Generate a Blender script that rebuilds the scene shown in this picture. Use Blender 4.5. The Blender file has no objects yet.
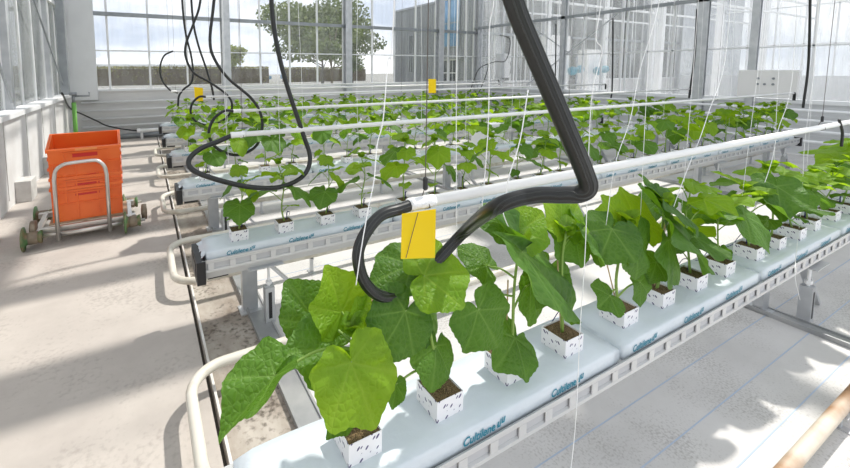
import bpy, math, random
from mathutils import Vector as V, Matrix
random.seed(7)
rnd = random.Random(11)
C = bpy.context.scene.collection
sc = bpy.context.scene
PI = math.pi

# ------------------------------------------------------------------ camera
H = 1.6
F, CX, CY, W_, H_ = 405.4, 354.45, 108.3, 850, 468
yaw, pitch, roll = .47801, .09426, -.00346
fwd0 = V((math.sin(yaw), math.cos(yaw), 0)); right0 = V((math.cos(yaw), -math.sin(yaw), 0)); up0 = V((0, 0, 1))
fw = fwd0*math.cos(pitch) - up0*math.sin(pitch); u2 = up0*math.cos(pitch) + fwd0*math.sin(pitch)
rt = right0*math.cos(roll) + u2*math.sin(roll); up = u2*math.cos(roll) - right0*math.sin(roll)
CAM = V((0, 0, H))
def ray(x, y): return rt*((x-CX)/F) - up*((y-CY)/F) + fw
def atY(x, y, Y): d = ray(x, y); return CAM + d*(Y/d.y)
def atX(x, y, X): d = ray(x, y); return CAM + d*(X/d.x)
def atZ(x, y, Z): d = ray(x, y); return CAM + d*((Z-H)/d.z)
def atD(x, y, D): return CAM + ray(x, y)*D
cd = bpy.data.cameras.new('camera'); cam = bpy.data.objects.new('camera', cd); C.objects.link(cam)
cd.sensor_width = 36; cd.lens = F*36/W_; cd.clip_start = .02; cd.clip_end = 500
cd.shift_x = (W_/2-CX)/W_; cd.shift_y = -(H_/2-CY)/W_
cam.matrix_world = Matrix(((rt.x, up.x, -fw.x, 0), (rt.y, up.y, -fw.y, 0), (rt.z, up.z, -fw.z, H), (0, 0, 0, 1)))
sc.camera = cam

# ------------------------------------------------------------------ materials
def new_mat(name):
    m = bpy.data.materials.new(name); m.use_nodes = True; nt = m.node_tree
    return m, nt, nt.nodes, nt.links, nt.nodes['Principled BSDF']
def mat(name, col, rough=.5, metal=0, spec=.5, col2=None, scale=8, bump=0, bscale=60, lo=.35, hi=.7, detail=4, stretch=None, transl=0):
    m, nt, N, L, b = new_mat(name)
    b.inputs['Base Color'].default_value = (*col, 1); b.inputs['Roughness'].default_value = rough
    b.inputs['Metallic'].default_value = metal; b.inputs['Specular IOR Level'].default_value = spec
    tc = N.new('ShaderNodeTexCoord'); src = tc.outputs['Object']
    if stretch:
        mp = N.new('ShaderNodeMapping'); mp.inputs['Scale'].default_value = stretch; L.new(src, mp.inputs['Vector']); src = mp.outputs[0]
    if col2:
        n = N.new('ShaderNodeTexNoise'); n.inputs['Scale'].default_value = scale; n.inputs['Detail'].default_value = detail
        L.new(src, n.inputs['Vector'])
        r = N.new('ShaderNodeValToRGB'); r.color_ramp.elements[0].position = lo; r.color_ramp.elements[1].position = hi
        r.color_ramp.elements[0].color = (*col, 1); r.color_ramp.elements[1].color = (*col2, 1)
        L.new(n.outputs['Fac'], r.inputs['Fac']); L.new(r.outputs['Color'], b.inputs['Base Color'])
    if bump:
        n2 = N.new('ShaderNodeTexNoise'); n2.inputs['Scale'].default_value = bscale; n2.inputs['Detail'].default_value = 3
        L.new(src, n2.inputs['Vector'])
        bp = N.new('ShaderNodeBump'); bp.inputs['Strength'].default_value = bump; bp.inputs['Distance'].default_value = .01
        L.new(n2.outputs['Fac'], bp.inputs['Height']); L.new(bp.outputs['Normal'], b.inputs['Normal'])
    if transl:
        t = N.new('ShaderNodeBsdfTranslucent'); mx = N.new('ShaderNodeMixShader'); mx.inputs[0].default_value = transl
        t.inputs['Color'].default_value = (*col, 1)
        L.new(b.outputs[0], mx.inputs[1]); L.new(t.outputs[0], mx.inputs[2]); L.new(mx.outputs[0], N['Material Output'].inputs['Surface'])
    return m
def glass_mat(name, haze, tint=(1, 1, 1), dirt=(.8, .83, .85)):
    m, nt, N, L, b = new_mat(name)
    N.remove(b)
    tr = N.new('ShaderNodeBsdfTransparent'); tr.inputs['Color'].default_value = (*tint, 1)
    gl = N.new('ShaderNodeBsdfGlossy'); gl.inputs['Roughness'].default_value = .03
    fr = N.new('ShaderNodeFresnel'); fr.inputs['IOR'].default_value = 1.36
    mx = N.new('ShaderNodeMixShader'); L.new(fr.outputs[0], mx.inputs[0]); L.new(tr.outputs[0], mx.inputs[1]); L.new(gl.outputs[0], mx.inputs[2])
    df = N.new('ShaderNodeBsdfDiffuse'); df.inputs['Color'].default_value = (*dirt, 1)
    tl = N.new('ShaderNodeBsdfTranslucent'); tl.inputs['Color'].default_value = (*dirt, 1)
    hz = N.new('ShaderNodeMixShader'); hz.inputs[0].default_value = .5; L.new(df.outputs[0], hz.inputs[1]); L.new(tl.outputs[0], hz.inputs[2])
    tc = N.new('ShaderNodeTexCoord'); mp = N.new('ShaderNodeMapping'); mp.inputs['Scale'].default_value = (3, 3, .35); L.new(tc.outputs['Object'], mp.inputs[0])
    n = N.new('ShaderNodeTexNoise'); n.inputs['Scale'].default_value = 2.5; n.inputs['Detail'].default_value = 4; L.new(mp.outputs[0], n.inputs['Vector'])
    mr = N.new('ShaderNodeMapRange'); mr.inputs[1].default_value = .3; mr.inputs[2].default_value = .75; mr.inputs[3].default_value = haze*.4; mr.inputs[4].default_value = haze*1.7
    L.new(n.outputs['Fac'], mr.inputs[0])
    m2 = N.new('ShaderNodeMixShader'); L.new(mr.outputs[0], m2.inputs[0]); L.new(mx.outputs[0], m2.inputs[1]); L.new(hz.outputs[0], m2.inputs[2])
    L.new(m2.outputs[0], N['Material Output'].inputs['Surface'])
    return m
def leaf_mat(name, c1, c2, vein, trans, tf):
    m, nt, N, L, b = new_mat(name)
    at = N.new('ShaderNodeAttribute'); at.attribute_name = 'leafuv'
    vn = N.new('ShaderNodeAttribute'); vn.attribute_name = 'vein'
    vo = N.new('ShaderNodeTexVoronoi'); vo.feature = 'DISTANCE_TO_EDGE'; vo.inputs['Scale'].default_value = 11
    L.new(at.outputs['Vector'], vo.inputs['Vector'])
    mr = N.new('ShaderNodeMapRange'); mr.inputs[1].default_value = 0; mr.inputs[2].default_value = .18; mr.inputs[3].default_value = 1; mr.inputs[4].default_value = 0
    L.new(vo.outputs['Distance'], mr.inputs[0])
    oi = N.new('ShaderNodeObjectInfo')
    ns = N.new('ShaderNodeTexNoise'); ns.inputs['Scale'].default_value = 2.2; L.new(at.outputs['Vector'], ns.inputs['Vector'])
    ad = N.new('ShaderNodeMath'); ad.operation = 'MULTIPLY_ADD'; L.new(oi.outputs['Random'], ad.inputs[0]); ad.inputs[1].default_value = .75; 
    sb = N.new('ShaderNodeMath'); sb.operation = 'SUBTRACT'; L.new(ns.outputs['Fac'], sb.inputs[0]); sb.inputs[1].default_value = .38; L.new(sb.outputs[0], ad.inputs[2])
    mx = N.new('ShaderNodeMix'); mx.data_type = 'RGBA'; mx.clamp_factor = True
    mx.inputs[6].default_value = (*c1, 1); mx.inputs[7].default_value = (*c2, 1); L.new(ad.outputs[0], mx.inputs[0])
    m1 = N.new('ShaderNodeMath'); m1.operation = 'MULTIPLY'; L.new(mr.outputs[0], m1.inputs[0]); m1.inputs[1].default_value = .22
    m3 = N.new('ShaderNodeMath'); m3.operation = 'MAXIMUM'; L.new(m1.outputs[0], m3.inputs[0]); L.new(vn.outputs['Fac'], m3.inputs[1])
    mv = N.new('ShaderNodeMix'); mv.data_type = 'RGBA'; L.new(m3.outputs[0], mv.inputs[0]); L.new(mx.outputs[2], mv.inputs[6]); mv.inputs[7].default_value = (*vein, 1)
    L.new(mv.outputs[2], b.inputs['Base Color']); b.inputs['Roughness'].default_value = .54; b.inputs['Specular IOR Level'].default_value = .4
    bp = N.new('ShaderNodeBump'); bp.inputs['Strength'].default_value = .7; bp.inputs['Distance'].default_value = .004; bp.invert = True
    mh = N.new('ShaderNodeMapRange'); mh.inputs[1].default_value = 0; mh.inputs[2].default_value = .30; mh.inputs[3].default_value = .75; mh.inputs[4].default_value = 0; L.new(vo.outputs['Distance'], mh.inputs[0]); mm = N.new('ShaderNodeMath'); mm.operation = 'MAXIMUM'; L.new(mh.outputs[0], mm.inputs[0]); L.new(vn.outputs['Fac'], mm.inputs[1]); L.new(mm.outputs[0], bp.inputs['Height']); L.new(bp.outputs['Normal'], b.inputs['Normal'])
    t = N.new('ShaderNodeBsdfTranslucent')
    tm = N.new('ShaderNodeMix'); tm.data_type = 'RGBA'; tm.blend_type = 'MULTIPLY'; tm.inputs[0].default_value = .0
    ta = N.new('ShaderNodeMix'); ta.data_type = 'RGBA'; L.new(m3.outputs[0], ta.inputs[0]); ta.inputs[6].default_value = (*trans, 1); ta.inputs[7].default_value = (trans[0]*1.25, trans[1]*1.15, trans[2]*1.4, 1)
    L.new(ta.outputs[2], t.inputs['Color']); N.remove(tm)
    ms = N.new('ShaderNodeMixShader'); ms.inputs[0].default_value = tf; L.new(b.outputs[0], ms.inputs[1]); L.new(t.outputs[0], ms.inputs[2])
    L.new(ms.outputs[0], N['Material Output'].inputs['Surface'])
    return m
def cube_wrap_mat():
    m, nt, N, L, b = new_mat('printed white cube wrap')
    tc = N.new('ShaderNodeTexCoord'); sx = N.new('ShaderNodeSeparateXYZ'); L.new(tc.outputs['Object'], sx.inputs[0])
    a = N.new('ShaderNodeMath'); a.operation = 'ADD'; L.new(sx.outputs[0], a.inputs[0]); L.new(sx.outputs[1], a.inputs[1])
    s = N.new('ShaderNodeMath'); s.operation = 'MULTIPLY_ADD'; L.new(sx.outputs[2], s.inputs[0]); s.inputs[1].default_value = -.6; L.new(a.outputs[0], s.inputs[2])
    cb = N.new('ShaderNodeCombineXYZ'); L.new(s.outputs[0], cb.inputs[0]); L.new(sx.outputs[2], cb.inputs[2])
    mp = N.new('ShaderNodeMapping'); mp.inputs['Scale'].default_value = (92, 1, 60); L.new(cb.outputs[0], mp.inputs[0])
    vo = N.new('ShaderNodeTexVoronoi'); vo.inputs['Scale'].default_value = 1; vo.inputs['Randomness'].default_value = .75; L.new(mp.outputs[0], vo.inputs['Vector'])
    sc_ = N.new('ShaderNodeSeparateColor'); L.new(vo.outputs['Color'], sc_.inputs[0])
    th = N.new('ShaderNodeMath'); th.operation = 'MULTIPLY'; L.new(sc_.outputs[0], th.inputs[0]); th.inputs[1].default_value = .42
    lt = N.new('ShaderNodeMath'); lt.operation = 'LESS_THAN'; L.new(vo.outputs['Distance'], lt.inputs[0]); L.new(th.outputs[0], lt.inputs[1])
    mx = N.new('ShaderNodeMix'); mx.data_type = 'RGBA'; L.new(lt.outputs[0], mx.inputs[0]); mx.inputs[6].default_value = (.86, .85, .87, 1); mx.inputs[7].default_value = (.09, .07, .17, 1)
    L.new(mx.outputs[2], b.inputs['Base Color']); b.inputs['Roughness'].default_value = .4
    return m
def floor_mat(name, c1, c2, spot, spotamt, dirtscale=1.3, stretch=(1, 1, 1), fine=38):
    m, nt, N, L, b = new_mat(name)
    tc = N.new('ShaderNodeTexCoord'); mp = N.new('ShaderNodeMapping'); mp.inputs['Scale'].default_value = stretch; L.new(tc.outputs['Object'], mp.inputs[0])
    n = N.new('ShaderNodeTexNoise'); n.inputs['Scale'].default_value = dirtscale; n.inputs['Detail'].default_value = 8; n.inputs['Roughness'].default_value = .65; L.new(mp.outputs[0], n.inputs['Vector'])
    r = N.new('ShaderNodeValToRGB'); r.color_ramp.elements[0].position = .35; r.color_ramp.elements[1].position = .65
    r.color_ramp.elements[0].color = (*c1, 1); r.color_ramp.elements[1].color = (*c2, 1); L.new(n.outputs['Fac'], r.inputs['Fac'])
    n2 = N.new('ShaderNodeTexNoise'); n2.inputs['Scale'].default_value = fine; n2.inputs['Detail'].default_value = 5; L.new(tc.outputs['Object'], n2.inputs['Vector'])
    n3 = N.new('ShaderNodeTexNoise'); n3.inputs['Scale'].default_value = 2.1; n3.inputs['Detail'].default_value = 6; L.new(mp.outputs[0], n3.inputs['Vector'])
    mu = N.new('ShaderNodeMath'); mu.operation = 'MULTIPLY'; L.new(n2.outputs['Fac'], mu.inputs[0]); L.new(n3.outputs['Fac'], mu.inputs[1])
    r2 = N.new('ShaderNodeMapRange'); r2.inputs[1].default_value = .27; r2.inputs[2].default_value = .40; r2.inputs[3].default_value = 0; r2.inputs[4].default_value = spotamt; L.new(mu.outputs[0], r2.inputs[0])
    mx = N.new('ShaderNodeMix'); mx.data_type = 'RGBA'; L.new(r2.outputs[0], mx.inputs[0]); L.new(r.outputs['Color'], mx.inputs[6]); mx.inputs[7].default_value = (*spot, 1)
    L.new(mx.outputs[2], b.inputs['Base Color']); b.inputs['Roughness'].default_value = .7; b.inputs['Specular IOR Level'].default_value = .3
    bp = N.new('ShaderNodeBump'); bp.inputs['Strength'].default_value = .25; bp.inputs['Distance'].default_value = .006; L.new(n3.outputs['Fac'], bp.inputs['Height']); L.new(bp.outputs['Normal'], b.inputs['Normal'])
    return m
M = dict(
    path=floor_mat('path concrete', (.41, .372, .342), (.51, .47, .43), (.25, .22, .20), .4, 1.1),
    dirty=floor_mat('stained concrete strip', (.22, .18, .145), (.47, .43, .38), (.08, .065, .05), .9, 2.3, (1.6, .8, 1)),
    sheet=floor_mat('white ground cover', (.54, .53, .52), (.63, .62, .61), (.25, .235, .22), .5, 1.6, fine=95),
    edge=mat('white plastic edge', (.75, .74, .72), .5, col2=(.55, .50, .45), scale=5),
    dark=mat('dark gap', (.07, .06, .05), .9),
    line=mat('blue stitch', (.42, .50, .62), .8),
    channel=mat('galvanised channel', (.36, .37, .38), .45, .6, col2=(.5, .5, .5), scale=6),
    plaster=mat('white plaster', (.70, .70, .70), .7, col2=(.60, .59, .58), scale=3, bump=.1),
    block=mat('pale concrete block', (.56, .55, .53), .8, col2=(.48, .47, .45), scale=12, bump=.2),
    panel=mat('pale cladding panel', (.70, .71, .72), .45, col2=(.64, .65, .66), scale=2),
    base=mat('base cladding', (.60, .60, .595), .6, col2=(.68, .67, .66), scale=3, stretch=(.5, .5, 4)),
    galv=mat('galvanised steel', (.50, .52, .54), .42, .55, col2=(.62, .63, .65), scale=7),
    dgalv=mat('weathered steel', (.27, .29, .31), .45, .5, col2=(.35, .37, .39), scale=5),
    alu=mat('white aluminium', (.80, .81, .82), .4),
    white=mat('white coated metal', (.82, .83, .84), .35),
    gutter=mat('white lacquered gutter', (.62, .62, .615), .33, col2=(.57, .57, .565), scale=3),
    slot=mat('gutter slot painted shade', (.50, .505, .52), .6),
    black=mat('black plastic', (.018, .018, .02), .45),
    rubber=mat('black hose rubber', (.012, .013, .013), .36, spec=.5),
    stripe=mat('hose rib', (.035, .038, .037), .35),
    film=mat('white plastic film', (.60, .66, .715), .28, spec=.5, bump=.35, bscale=22, col2=(.67, .72, .76), scale=4),
    teal=mat('teal print', (.012, .235, .34), .5),
    soil=mat('brown growing medium', (.10, .065, .03), .95, col2=(.30, .21, .10), scale=260, bump=1, bscale=200, lo=.4, hi=.62),
    wrap=cube_wrap_mat(),
    peg=mat('blue drip peg', (.02, .03, .16), .4),
    cane=mat('tan cane', (.50, .36, .20), .7),
    stem=mat('green stem', (.30, .46, .10), .45, transl=.25),
    string=mat('white twine', (.88, .88, .88), .8),
    wire=mat('dark wire', (.12, .10, .09), .6, .3),
    pipe=mat('white growth pipe', (.84, .84, .83), .3, col2=(.80, .80, .79), scale=6),
    tape=mat('white tape wrap', (.84, .84, .84), .55, bump=.6, bscale=70),
    rail=mat('worn white heating pipe', (.64, .61, .54), .42, col2=(.42, .36, .28), scale=7, lo=.52, hi=.75, detail=7),
    rust=mat('rusty heating pipe', (.66, .58, .48), .55, col2=(.36, .20, .10), scale=4, lo=.4, hi=.62, detail=7, stretch=(.8, 1, 1)),
    yellow=mat('yellow card', (1, .80, .01), .45, transl=.5),
    orange=mat('orange crate plastic', (.88, .17, .03), .35, col2=(.82, .14, .025), scale=5),
    orange2=mat('light orange label', (.88, .30, .09), .5),
    red=mat('red crate inset', (.62, .025, .02), .4),
    chrome=mat('worn steel tube', (.62, .60, .57), .3, .85),
    green=mat('worn green wheel paint', (.07, .16, .055), .5, col2=(.20, .14, .08), scale=12, lo=.45, hi=.65),
    wheel=mat('brown wheel hub', (.17, .13, .09), .5, .2, col2=(.28, .23, .17), scale=14),
    wood=mat('brown board', (.30, .20, .12), .7, col2=(.40, .29, .19), scale=9),
    greenpipe=mat('green pipe', (.16, .42, .08), .45),
    valve=mat('teal valve paint', (.0, .23, .33), .4),
    cabinet=mat('off white cabinet', (.80, .79, .77), .5),
    bark=mat('bark', (.10, .075, .05), .9),
    grass=mat('lawn', (.22, .26, .08), .9, col2=(.34, .32, .15), scale=.6),
    road=mat('asphalt', (.20, .20, .19), .9, col2=(.27, .27, .25), scale=.7),
    clad=mat('grey ribbed cladding', (.27, .285, .31), .5, .2, col2=(.32, .335, .36), scale=1.5, stretch=(1, 4, .3)),
    bglass=mat('blue window glass', (.10, .26, .48), .08, .2, col2=(.22, .42, .66), scale=.5),
    dglass=mat('dark window glass', (.04, .05, .06), .1, .2),
    carp=mat('car paint blue', (.10, .25, .42), .3, .3), carw=mat('car paint white', (.75, .77, .8), .3),
    added_screen=mat('added shade cloth', (.62, .62, .62), .6),
    leafy=leaf_mat('young leaf', (.11, .255, .009), (.20, .355, .016), (.28, .42, .05), (.38, .60, .010), .48),
    leafm=leaf_mat('mature leaf', (.028, .094, .011), (.075, .185, .016), (.17, .29, .07), (.20, .42, .010), .34),
    hedge=mat('hedge leaves', (.15, .13, .045), .8, col2=(.30, .31, .07), scale=.9, transl=.2),
    tree1=mat('tree leaves', (.10, .14, .05), .7, col2=(.24, .29, .10), scale=.5, transl=.25),
    tree2=mat('yellow tree leaves', (.26, .30, .06), .7, transl=.3),
    glassb=glass_mat('back pane glass', .07), glassl=glass_mat('left pane glass', .14), glassr=glass_mat('right pane glass', .20),
)

# ------------------------------------------------------------------ mesh helpers
class MB:
    def __init__(s): s.v = []; s.f = []; s.m = []
    def add(s, vs, fs, mi=0):
        o = len(s.v); s.v += [tuple(p) for p in vs]; s.f += [tuple(i+o for i in f) for f in fs]; s.m += [mi]*len(fs); return s
    def box(s, x0, y0, z0, x1, y1, z1, mi=0):
        vs = [(x0, y0, z0), (x1, y0, z0), (x1, y1, z0), (x0, y1, z0), (x0, y0, z1), (x1, y0, z1), (x1, y1, z1), (x0, y1, z1)]
        return s.add(vs, [(3, 2, 1, 0), (4, 5, 6, 7), (0, 1, 5, 4), (1, 2, 6, 5), (2, 3, 7, 6), (3, 0, 4, 7)], mi)
    def bar(s, a, b, w, h=None, mi=0, upv=(0, 0, 1)):
        a = V(a); b = V(b); h = h or w; d = (b-a).normalized(); u = V(upv)
        if abs(d.dot(u)) > .95: u = V((0, 1, 0))
        x = d.cross(u).normalized()*w/2; y = x.cross(d).normalized()*h/2
        vs = [p+q for p in (a, b) for q in (-x-y, x-y, x+y, -x+y)]
        return s.add(vs, [(3, 2, 1, 0), (4, 5, 6, 7), (0, 1, 5, 4), (1, 2, 6, 5), (2, 3, 7, 6), (3, 0, 4, 7)], mi)
    def tube(s, pts, r, n=8, mi=0, cap=True, r2=None):
        pts = [V(p) for p in pts]; k = len(pts); vs = []; fs = []
        t0 = (pts[1]-pts[0]).normalized(); nrm = t0.orthogonal().normalized()
        for i, p in enumerate(pts):
            t = (pts[min(i+1, k-1)]-pts[max(i-1, 0)]).normalized()
            nrm = (nrm - t*nrm.dot(t)).normalized(); bn = t.cross(nrm)
            rr = r if r2 is None else r+(r2-r)*i/(k-1)
            for j in range(n):
                a = 2*PI*j/n; vs.append(p+(nrm*math.cos(a)+bn*math.sin(a))*rr)
        for i in range(k-1):
            for j in range(n): fs.append((i*n+j, i*n+(j+1) % n, (i+1)*n+(j+1) % n, (i+1)*n+j))
        if cap: fs += [tuple(range(n-1, -1, -1)), tuple((k-1)*n+j for j in range(n))]
        return s.add(vs, fs, mi)
    def prism(s, poly, axis, a0, a1, mi=0):    # poly: 2D points; extruded along axis 0=x (poly in y,z) 1=y (x,z) 2=z (x,y)
        def mk(p, a): return (a, p[0], p[1]) if axis == 0 else (p[0], a, p[1]) if axis == 1 else (p[0], p[1], a)
        n = len(poly); vs = [mk(p, a0) for p in poly]+[mk(p, a1) for p in poly]
        fs = [(i, (i+1) % n, n+(i+1) % n, n+i) for i in range(n)]+[tuple(range(n-1, -1, -1)), tuple(range(n, 2*n))]
        return s.add(vs, fs, mi)
    def lathe(s, prof, c, axis, n=16, mi=0):   # prof [(r, a)] about axis dir
        ax = V(axis).normalized(); x = ax.orthogonal().normalized(); y = ax.cross(x); c = V(c); vs = []; fs = []
        for r, a in prof:
            for j in range(n): t = 2*PI*j/n; vs.append(c+ax*a+(x*math.cos(t)+y*math.sin(t))*r)
        for i in range(len(prof)-1):
            for j in range(n): fs.append((i*n+j, i*n+(j+1) % n, (i+1)*n+(j+1) % n, (i+1)*n+j))
        fs += [tuple(range(n-1, -1, -1)), tuple((len(prof)-1)*n+j for j in range(n))]
        return s.add(vs, fs, mi)
    def mesh(s, name, mats, smooth=False):
        me = bpy.data.meshes.new(name); me.from_pydata(s.v, [], s.f)
        for m in (mats if isinstance(mats, (list, tuple)) else [mats]): me.materials.append(m)
        me.polygons.foreach_set('material_index', s.m)
        if smooth: me.polygons.foreach_set('use_smooth', [True]*len(s.f))
        me.update(); return me
    def obj(s, name, mats, parent=None, smooth=False, loc=None, bevel=0):
        return link(name, s.mesh(name, mats, smooth), parent, loc, bevel)
def link(name, me, parent=None, loc=None, bevel=0):
    o = bpy.data.objects.new(name, me); C.objects.link(o)
    if parent: o.parent = parent
    if loc: o.location = loc
    if bevel:
        b = o.modifiers.new('bevel', 'BEVEL'); b.width = bevel; b.segments = 2; b.limit_method = 'ANGLE'
    return o
def tag(o, label, cat, group=None, kind=None):
    o['label'] = label; o['category'] = cat
    if group: o['group'] = group
    if kind: o['kind'] = kind
    return o
def empty(name, loc, label, cat, group=None):
    o = bpy.data.objects.new(name, None); C.objects.link(o); o.location = loc; o.empty_display_size = .1
    return tag(o, label, cat, group)
def struct(o): o['kind'] = 'structure'; return o
def smooth_pts(p, n=8):
    p = [V(q) for q in p]; out = []
    for i in range(len(p)-1):
        a = p[i-1] if i else p[0]*2-p[1]; b = p[i]; c = p[i+1]; d = p[i+2] if i+2 < len(p) else p[-1]*2-p[-2]
        for k in range(n):
            t = k/n; out.append(.5*((2*b)+(c-a)*t+(2*a-5*b+4*c-d)*t*t+(3*b-a-3*c+d)*t**3))
    return out+[p[-1]]
ORD = 'first second third fourth fifth sixth seventh eighth ninth tenth eleventh twelfth thirteenth fourteenth fifteenth sixteenth seventeenth eighteenth nineteenth twentieth twenty-first twenty-second twenty-third twenty-fourth twenty-fifth twenty-sixth twenty-seventh twenty-eighth twenty-ninth thirtieth thirty-first thirty-second'.split()

# ------------------------------------------------------------------ layout numbers
ROWS = [.95, 2.56, 4.16, 5.76, 7.36, 8.96]
ROWN = ['nearest gutter', 'second gutter from the front', 'third gutter from the front', 'fourth gutter from the front', 'fifth gutter from the front', 'rearmost gutter']
YB, XL, XR = 11.2, -1.45, 10.8         # back wall, left wall, right wall
XE = .215                               # edge of the path
SX0, SP, SLEN, NSL = .34, 1.26, 1.235, 7
COFF = (.15, .447, .747, 1.04)
BED = -.02

# ------------------------------------------------------------------ setting: floor
struct(MB().box(-1.7, -2.5, -.15, XE, YB, 0).obj('floor', M['path']))
struct(MB().box(XE, -2.5, -.2, XE+.017, YB, -.03).obj('trim_1', M['dark']))
struct(MB().box(XE+.017, -2.5, -.15, .60, YB, BED).obj('floor', M['dirty']))
struct(MB().box(XE+.022, -2.5, BED, XE+.034, YB, BED+.035).obj('trim_2', M['edge']))
struct(MB().box(.60, -2.5, -.15, XR, YB, BED).obj('floor', M['sheet']))
for i, x in enumerate((.54, 3.56, 6.6)):
    b = MB(); b.box(x, -2.4, BED, x+.13, YB-.1, BED+.006); b.box(x, -2.4, BED+.006, x+.012, YB-.1, BED+.03); b.box(x+.118, -2.4, BED+.006, x+.13, YB-.1, BED+.014)
    struct(b.obj('trim_%d' % (3+i), M['channel']))
k = 6
for y in (.62, .80, 1.0, 1.2, 1.42, 1.62, 3.0, 3.3, 4.8):
    struct(MB().box(.68, y, BED, XR-.1, y+.005, BED+.0015).obj('trim_%d' % k, M['line'])); k += 1

# ------------------------------------------------------------------ setting: back wall
b = MB(); b.box(-1.6, YB, 0, XR+14, YB+.12, 1.12, 0)
for z in (.2, .4, .6, .8): b.box(-1.6, YB-.012, z, XR, YB, z+.02, 0)
struct(b.obj('wall_back', M['base']))
struct(MB().box(-1.6, YB-.05, 1.12, XR+14, YB+.14, 1.17).obj('trim_%d' % k, M['alu'])); k += 1
PX = [-1.66, 1.95, 5.52, 9.04, XR, 14.4, 18.0, 21.6, 24.8]
for i, x in enumerate(PX):
    w = .20 if i else .16
    b = MB(); b.box(x-w/2, YB-.22, 0 if i else 1.0, x+w/2, YB-.19, 6); b.box(x-w/2+.07, YB-.19, 0 if i else 1.0, x+w/2-.07, YB-.04, 6); b.box(x-w/2, YB-.04, 0 if i else 1.0, x+w/2, YB-.01, 6)
    struct(b.obj('trim_%d' % k, M['galv'])); k += 1
b = MB(); b.box(-1.6, YB-.10, 2.87, XR+14, YB-.03, 2.96); struct(b.obj('trim_%d' % k, M['dgalv'])); k += 1
b = MB(); b.box(-1.3, YB-.10, 2.055, XR, YB-.03, 2.085); struct(b.obj('trim_%d' % k, M['alu'])); k += 1
win = 1
for i in range(len(PX)-1):
    a, c = PX[i]+.09, PX[i+1]-.09
    fr = MB(); n = 4
    for j in range(n+1):
        x = a+(c-a)*j/n; fr.box(x-.022, YB, 1.17, x+.022, YB+.05, 6)
    fr.box(a, YB, 5.95, c, YB+.05, 6)
    fo = struct(fr.obj('window_%d' % win, M['alu'])); win += 1
    gp = MB().box(a, YB+.022, 1.17, c, YB+.028, 6).obj('pane', M['glassb'], fo)
# opaque white column of cladding beside the corner post
struct(MB().box(-1.52, YB-.12, .93, -.96, YB-.03, 6).obj('wall_back', M['panel']))

# ------------------------------------------------------------------ setting: left wall
struct(MB().box(XL-.2, -2.5, 0, XL, YB, 1.04).obj('wall_left', M['plaster']))
struct(MB().box(XL-.22, -2.5, 1.04, XL+.05, YB, 1.10).obj('trim_%d' % k, M['alu'])); k += 1
for y in (1.6, 4.2, 6.8, 9.4):
    struct(MB().box(XL-.2, y-.06, 1.1, XL-.08, y+.06, 6).obj('trim_%d' % k, M['galv'])); k += 1
struct(MB().box(XL-.1, 10.35, 1.1, XL+.04, 10.5, 6).obj('trim_%d' % k, M['dgalv'])); k += 1
for (y0, z0, y1, z1) in ((7.0, 3.6, 10.6, 1.15), (4.3, 1.2, 8.4, 4.2), (4.2, 4.2, 6.6, 1.2)):
    struct(MB().bar((XL-.06, y0, z0), (XL-.06, y1, z1), .025).obj('trim_%d' % k, M['dgalv'])); k += 1
for z in (2.95,):
    struct(MB().box(XL-.16, -2, z, XL-.1, YB, z+.08).obj('trim_%d' % k, M['alu'])); k += 1
ys = [-1, 1.6, 4.2, 6.8, 9.4, YB-.1]
for i in range(5):
    a, c = ys[i]+.06, ys[i+1]-.06; fr = MB()
    for j in range(4):
        y = a+(c-a)*j/3; fr.box(XL-.2, y-.02, 1.1, XL-.16, y+.02, 6)
    fo = struct(fr.obj('window_%d' % win, M['alu'])); win += 1
    MB().box(XL-.183, a, 1.1, XL-.177, c, 6).obj('pane', M['glassl'], fo)
for i, (y, h) in enumerate(((3.2, .26), (4.75, .26), (6.3, .26), (7.85, .26), (9.4, .26))):
    struct(MB().box(XL, y-.14, 0, XL+.16, y+.14, h).obj('baseboard_left', M['block'], bevel=.006))
for i in range(7):
    y = 3.9+i*1.0
    struct(MB().box(XL, y, .1, XL+.006, y+.012, 1.04).obj('trim_%d' % k, M['block'])); k += 1

# ------------------------------------------------------------------ setting: right wall
b = MB(); b.box(XR, -2.5, 0, XR+.12, YB, .95)
for z in (.18, .36, .54, .72): b.box(XR-.012, -2.5, z, XR, YB, z+.02)
struct(b.obj('wall_right', M['panel']))
struct(MB().box(XR-.06, -2.5, .95, XR+.14, YB, 1.02).obj('trim_%d' % k, M['alu'])); k += 1
for y, w in ((4.42, .22), (3.55, .12), (7.7, .12), (.2, .2), (1.9, .12)):
    b = MB(); b.box(XR-.1, y-w/2, .0, XR-.08, y+w/2, 6); b.box(XR-.08, y-.03, 0, XR-.02, y+.03, 6); b.box(XR-.02, y-w/2, 0, XR, y+w/2, 6)
    struct(b.obj('trim_%d' % k, M['galv'])); k += 1
struct(MB().box(XR-.1, -2, 3.03, XR-.03, YB, 3.11).obj('trim_%d' % k, M['dgalv'])); k += 1
struct(MB().bar((XR-.05, 8.9, 1.1), (XR-.05, 6.2, 3.0), .03).obj('trim_%d' % k, M['galv'])); k += 1
struct(MB().bar((XR-.05, 8.9, 3.0), (XR-.05, 7.4, 2.0), .025).obj('trim_%d' % k, M['galv'])); k += 1
ys = [-.5, 1.9, 4.42, 6.06, 7.7, 9.45, YB-.15]
for i in range(6):
    a, c = ys[i]+.05, ys[i+1]-.05; fr = MB(); n = 3
    for j in range(n+1):
        y = a+(c-a)*j/n; fr.box(XR+.02, y-.018, 1.02, XR+.06, y+.018, 6)
    fr.box(XR+.02, a, 2.0, XR+.05, c, 2.03)
    fo = struct(fr.obj('window_%d' % win, M['alu'])); win += 1
    MB().box(XR+.037, a, 1.02, XR+.043, c, 6).obj('pane', M['glassr'], fo)

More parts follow.
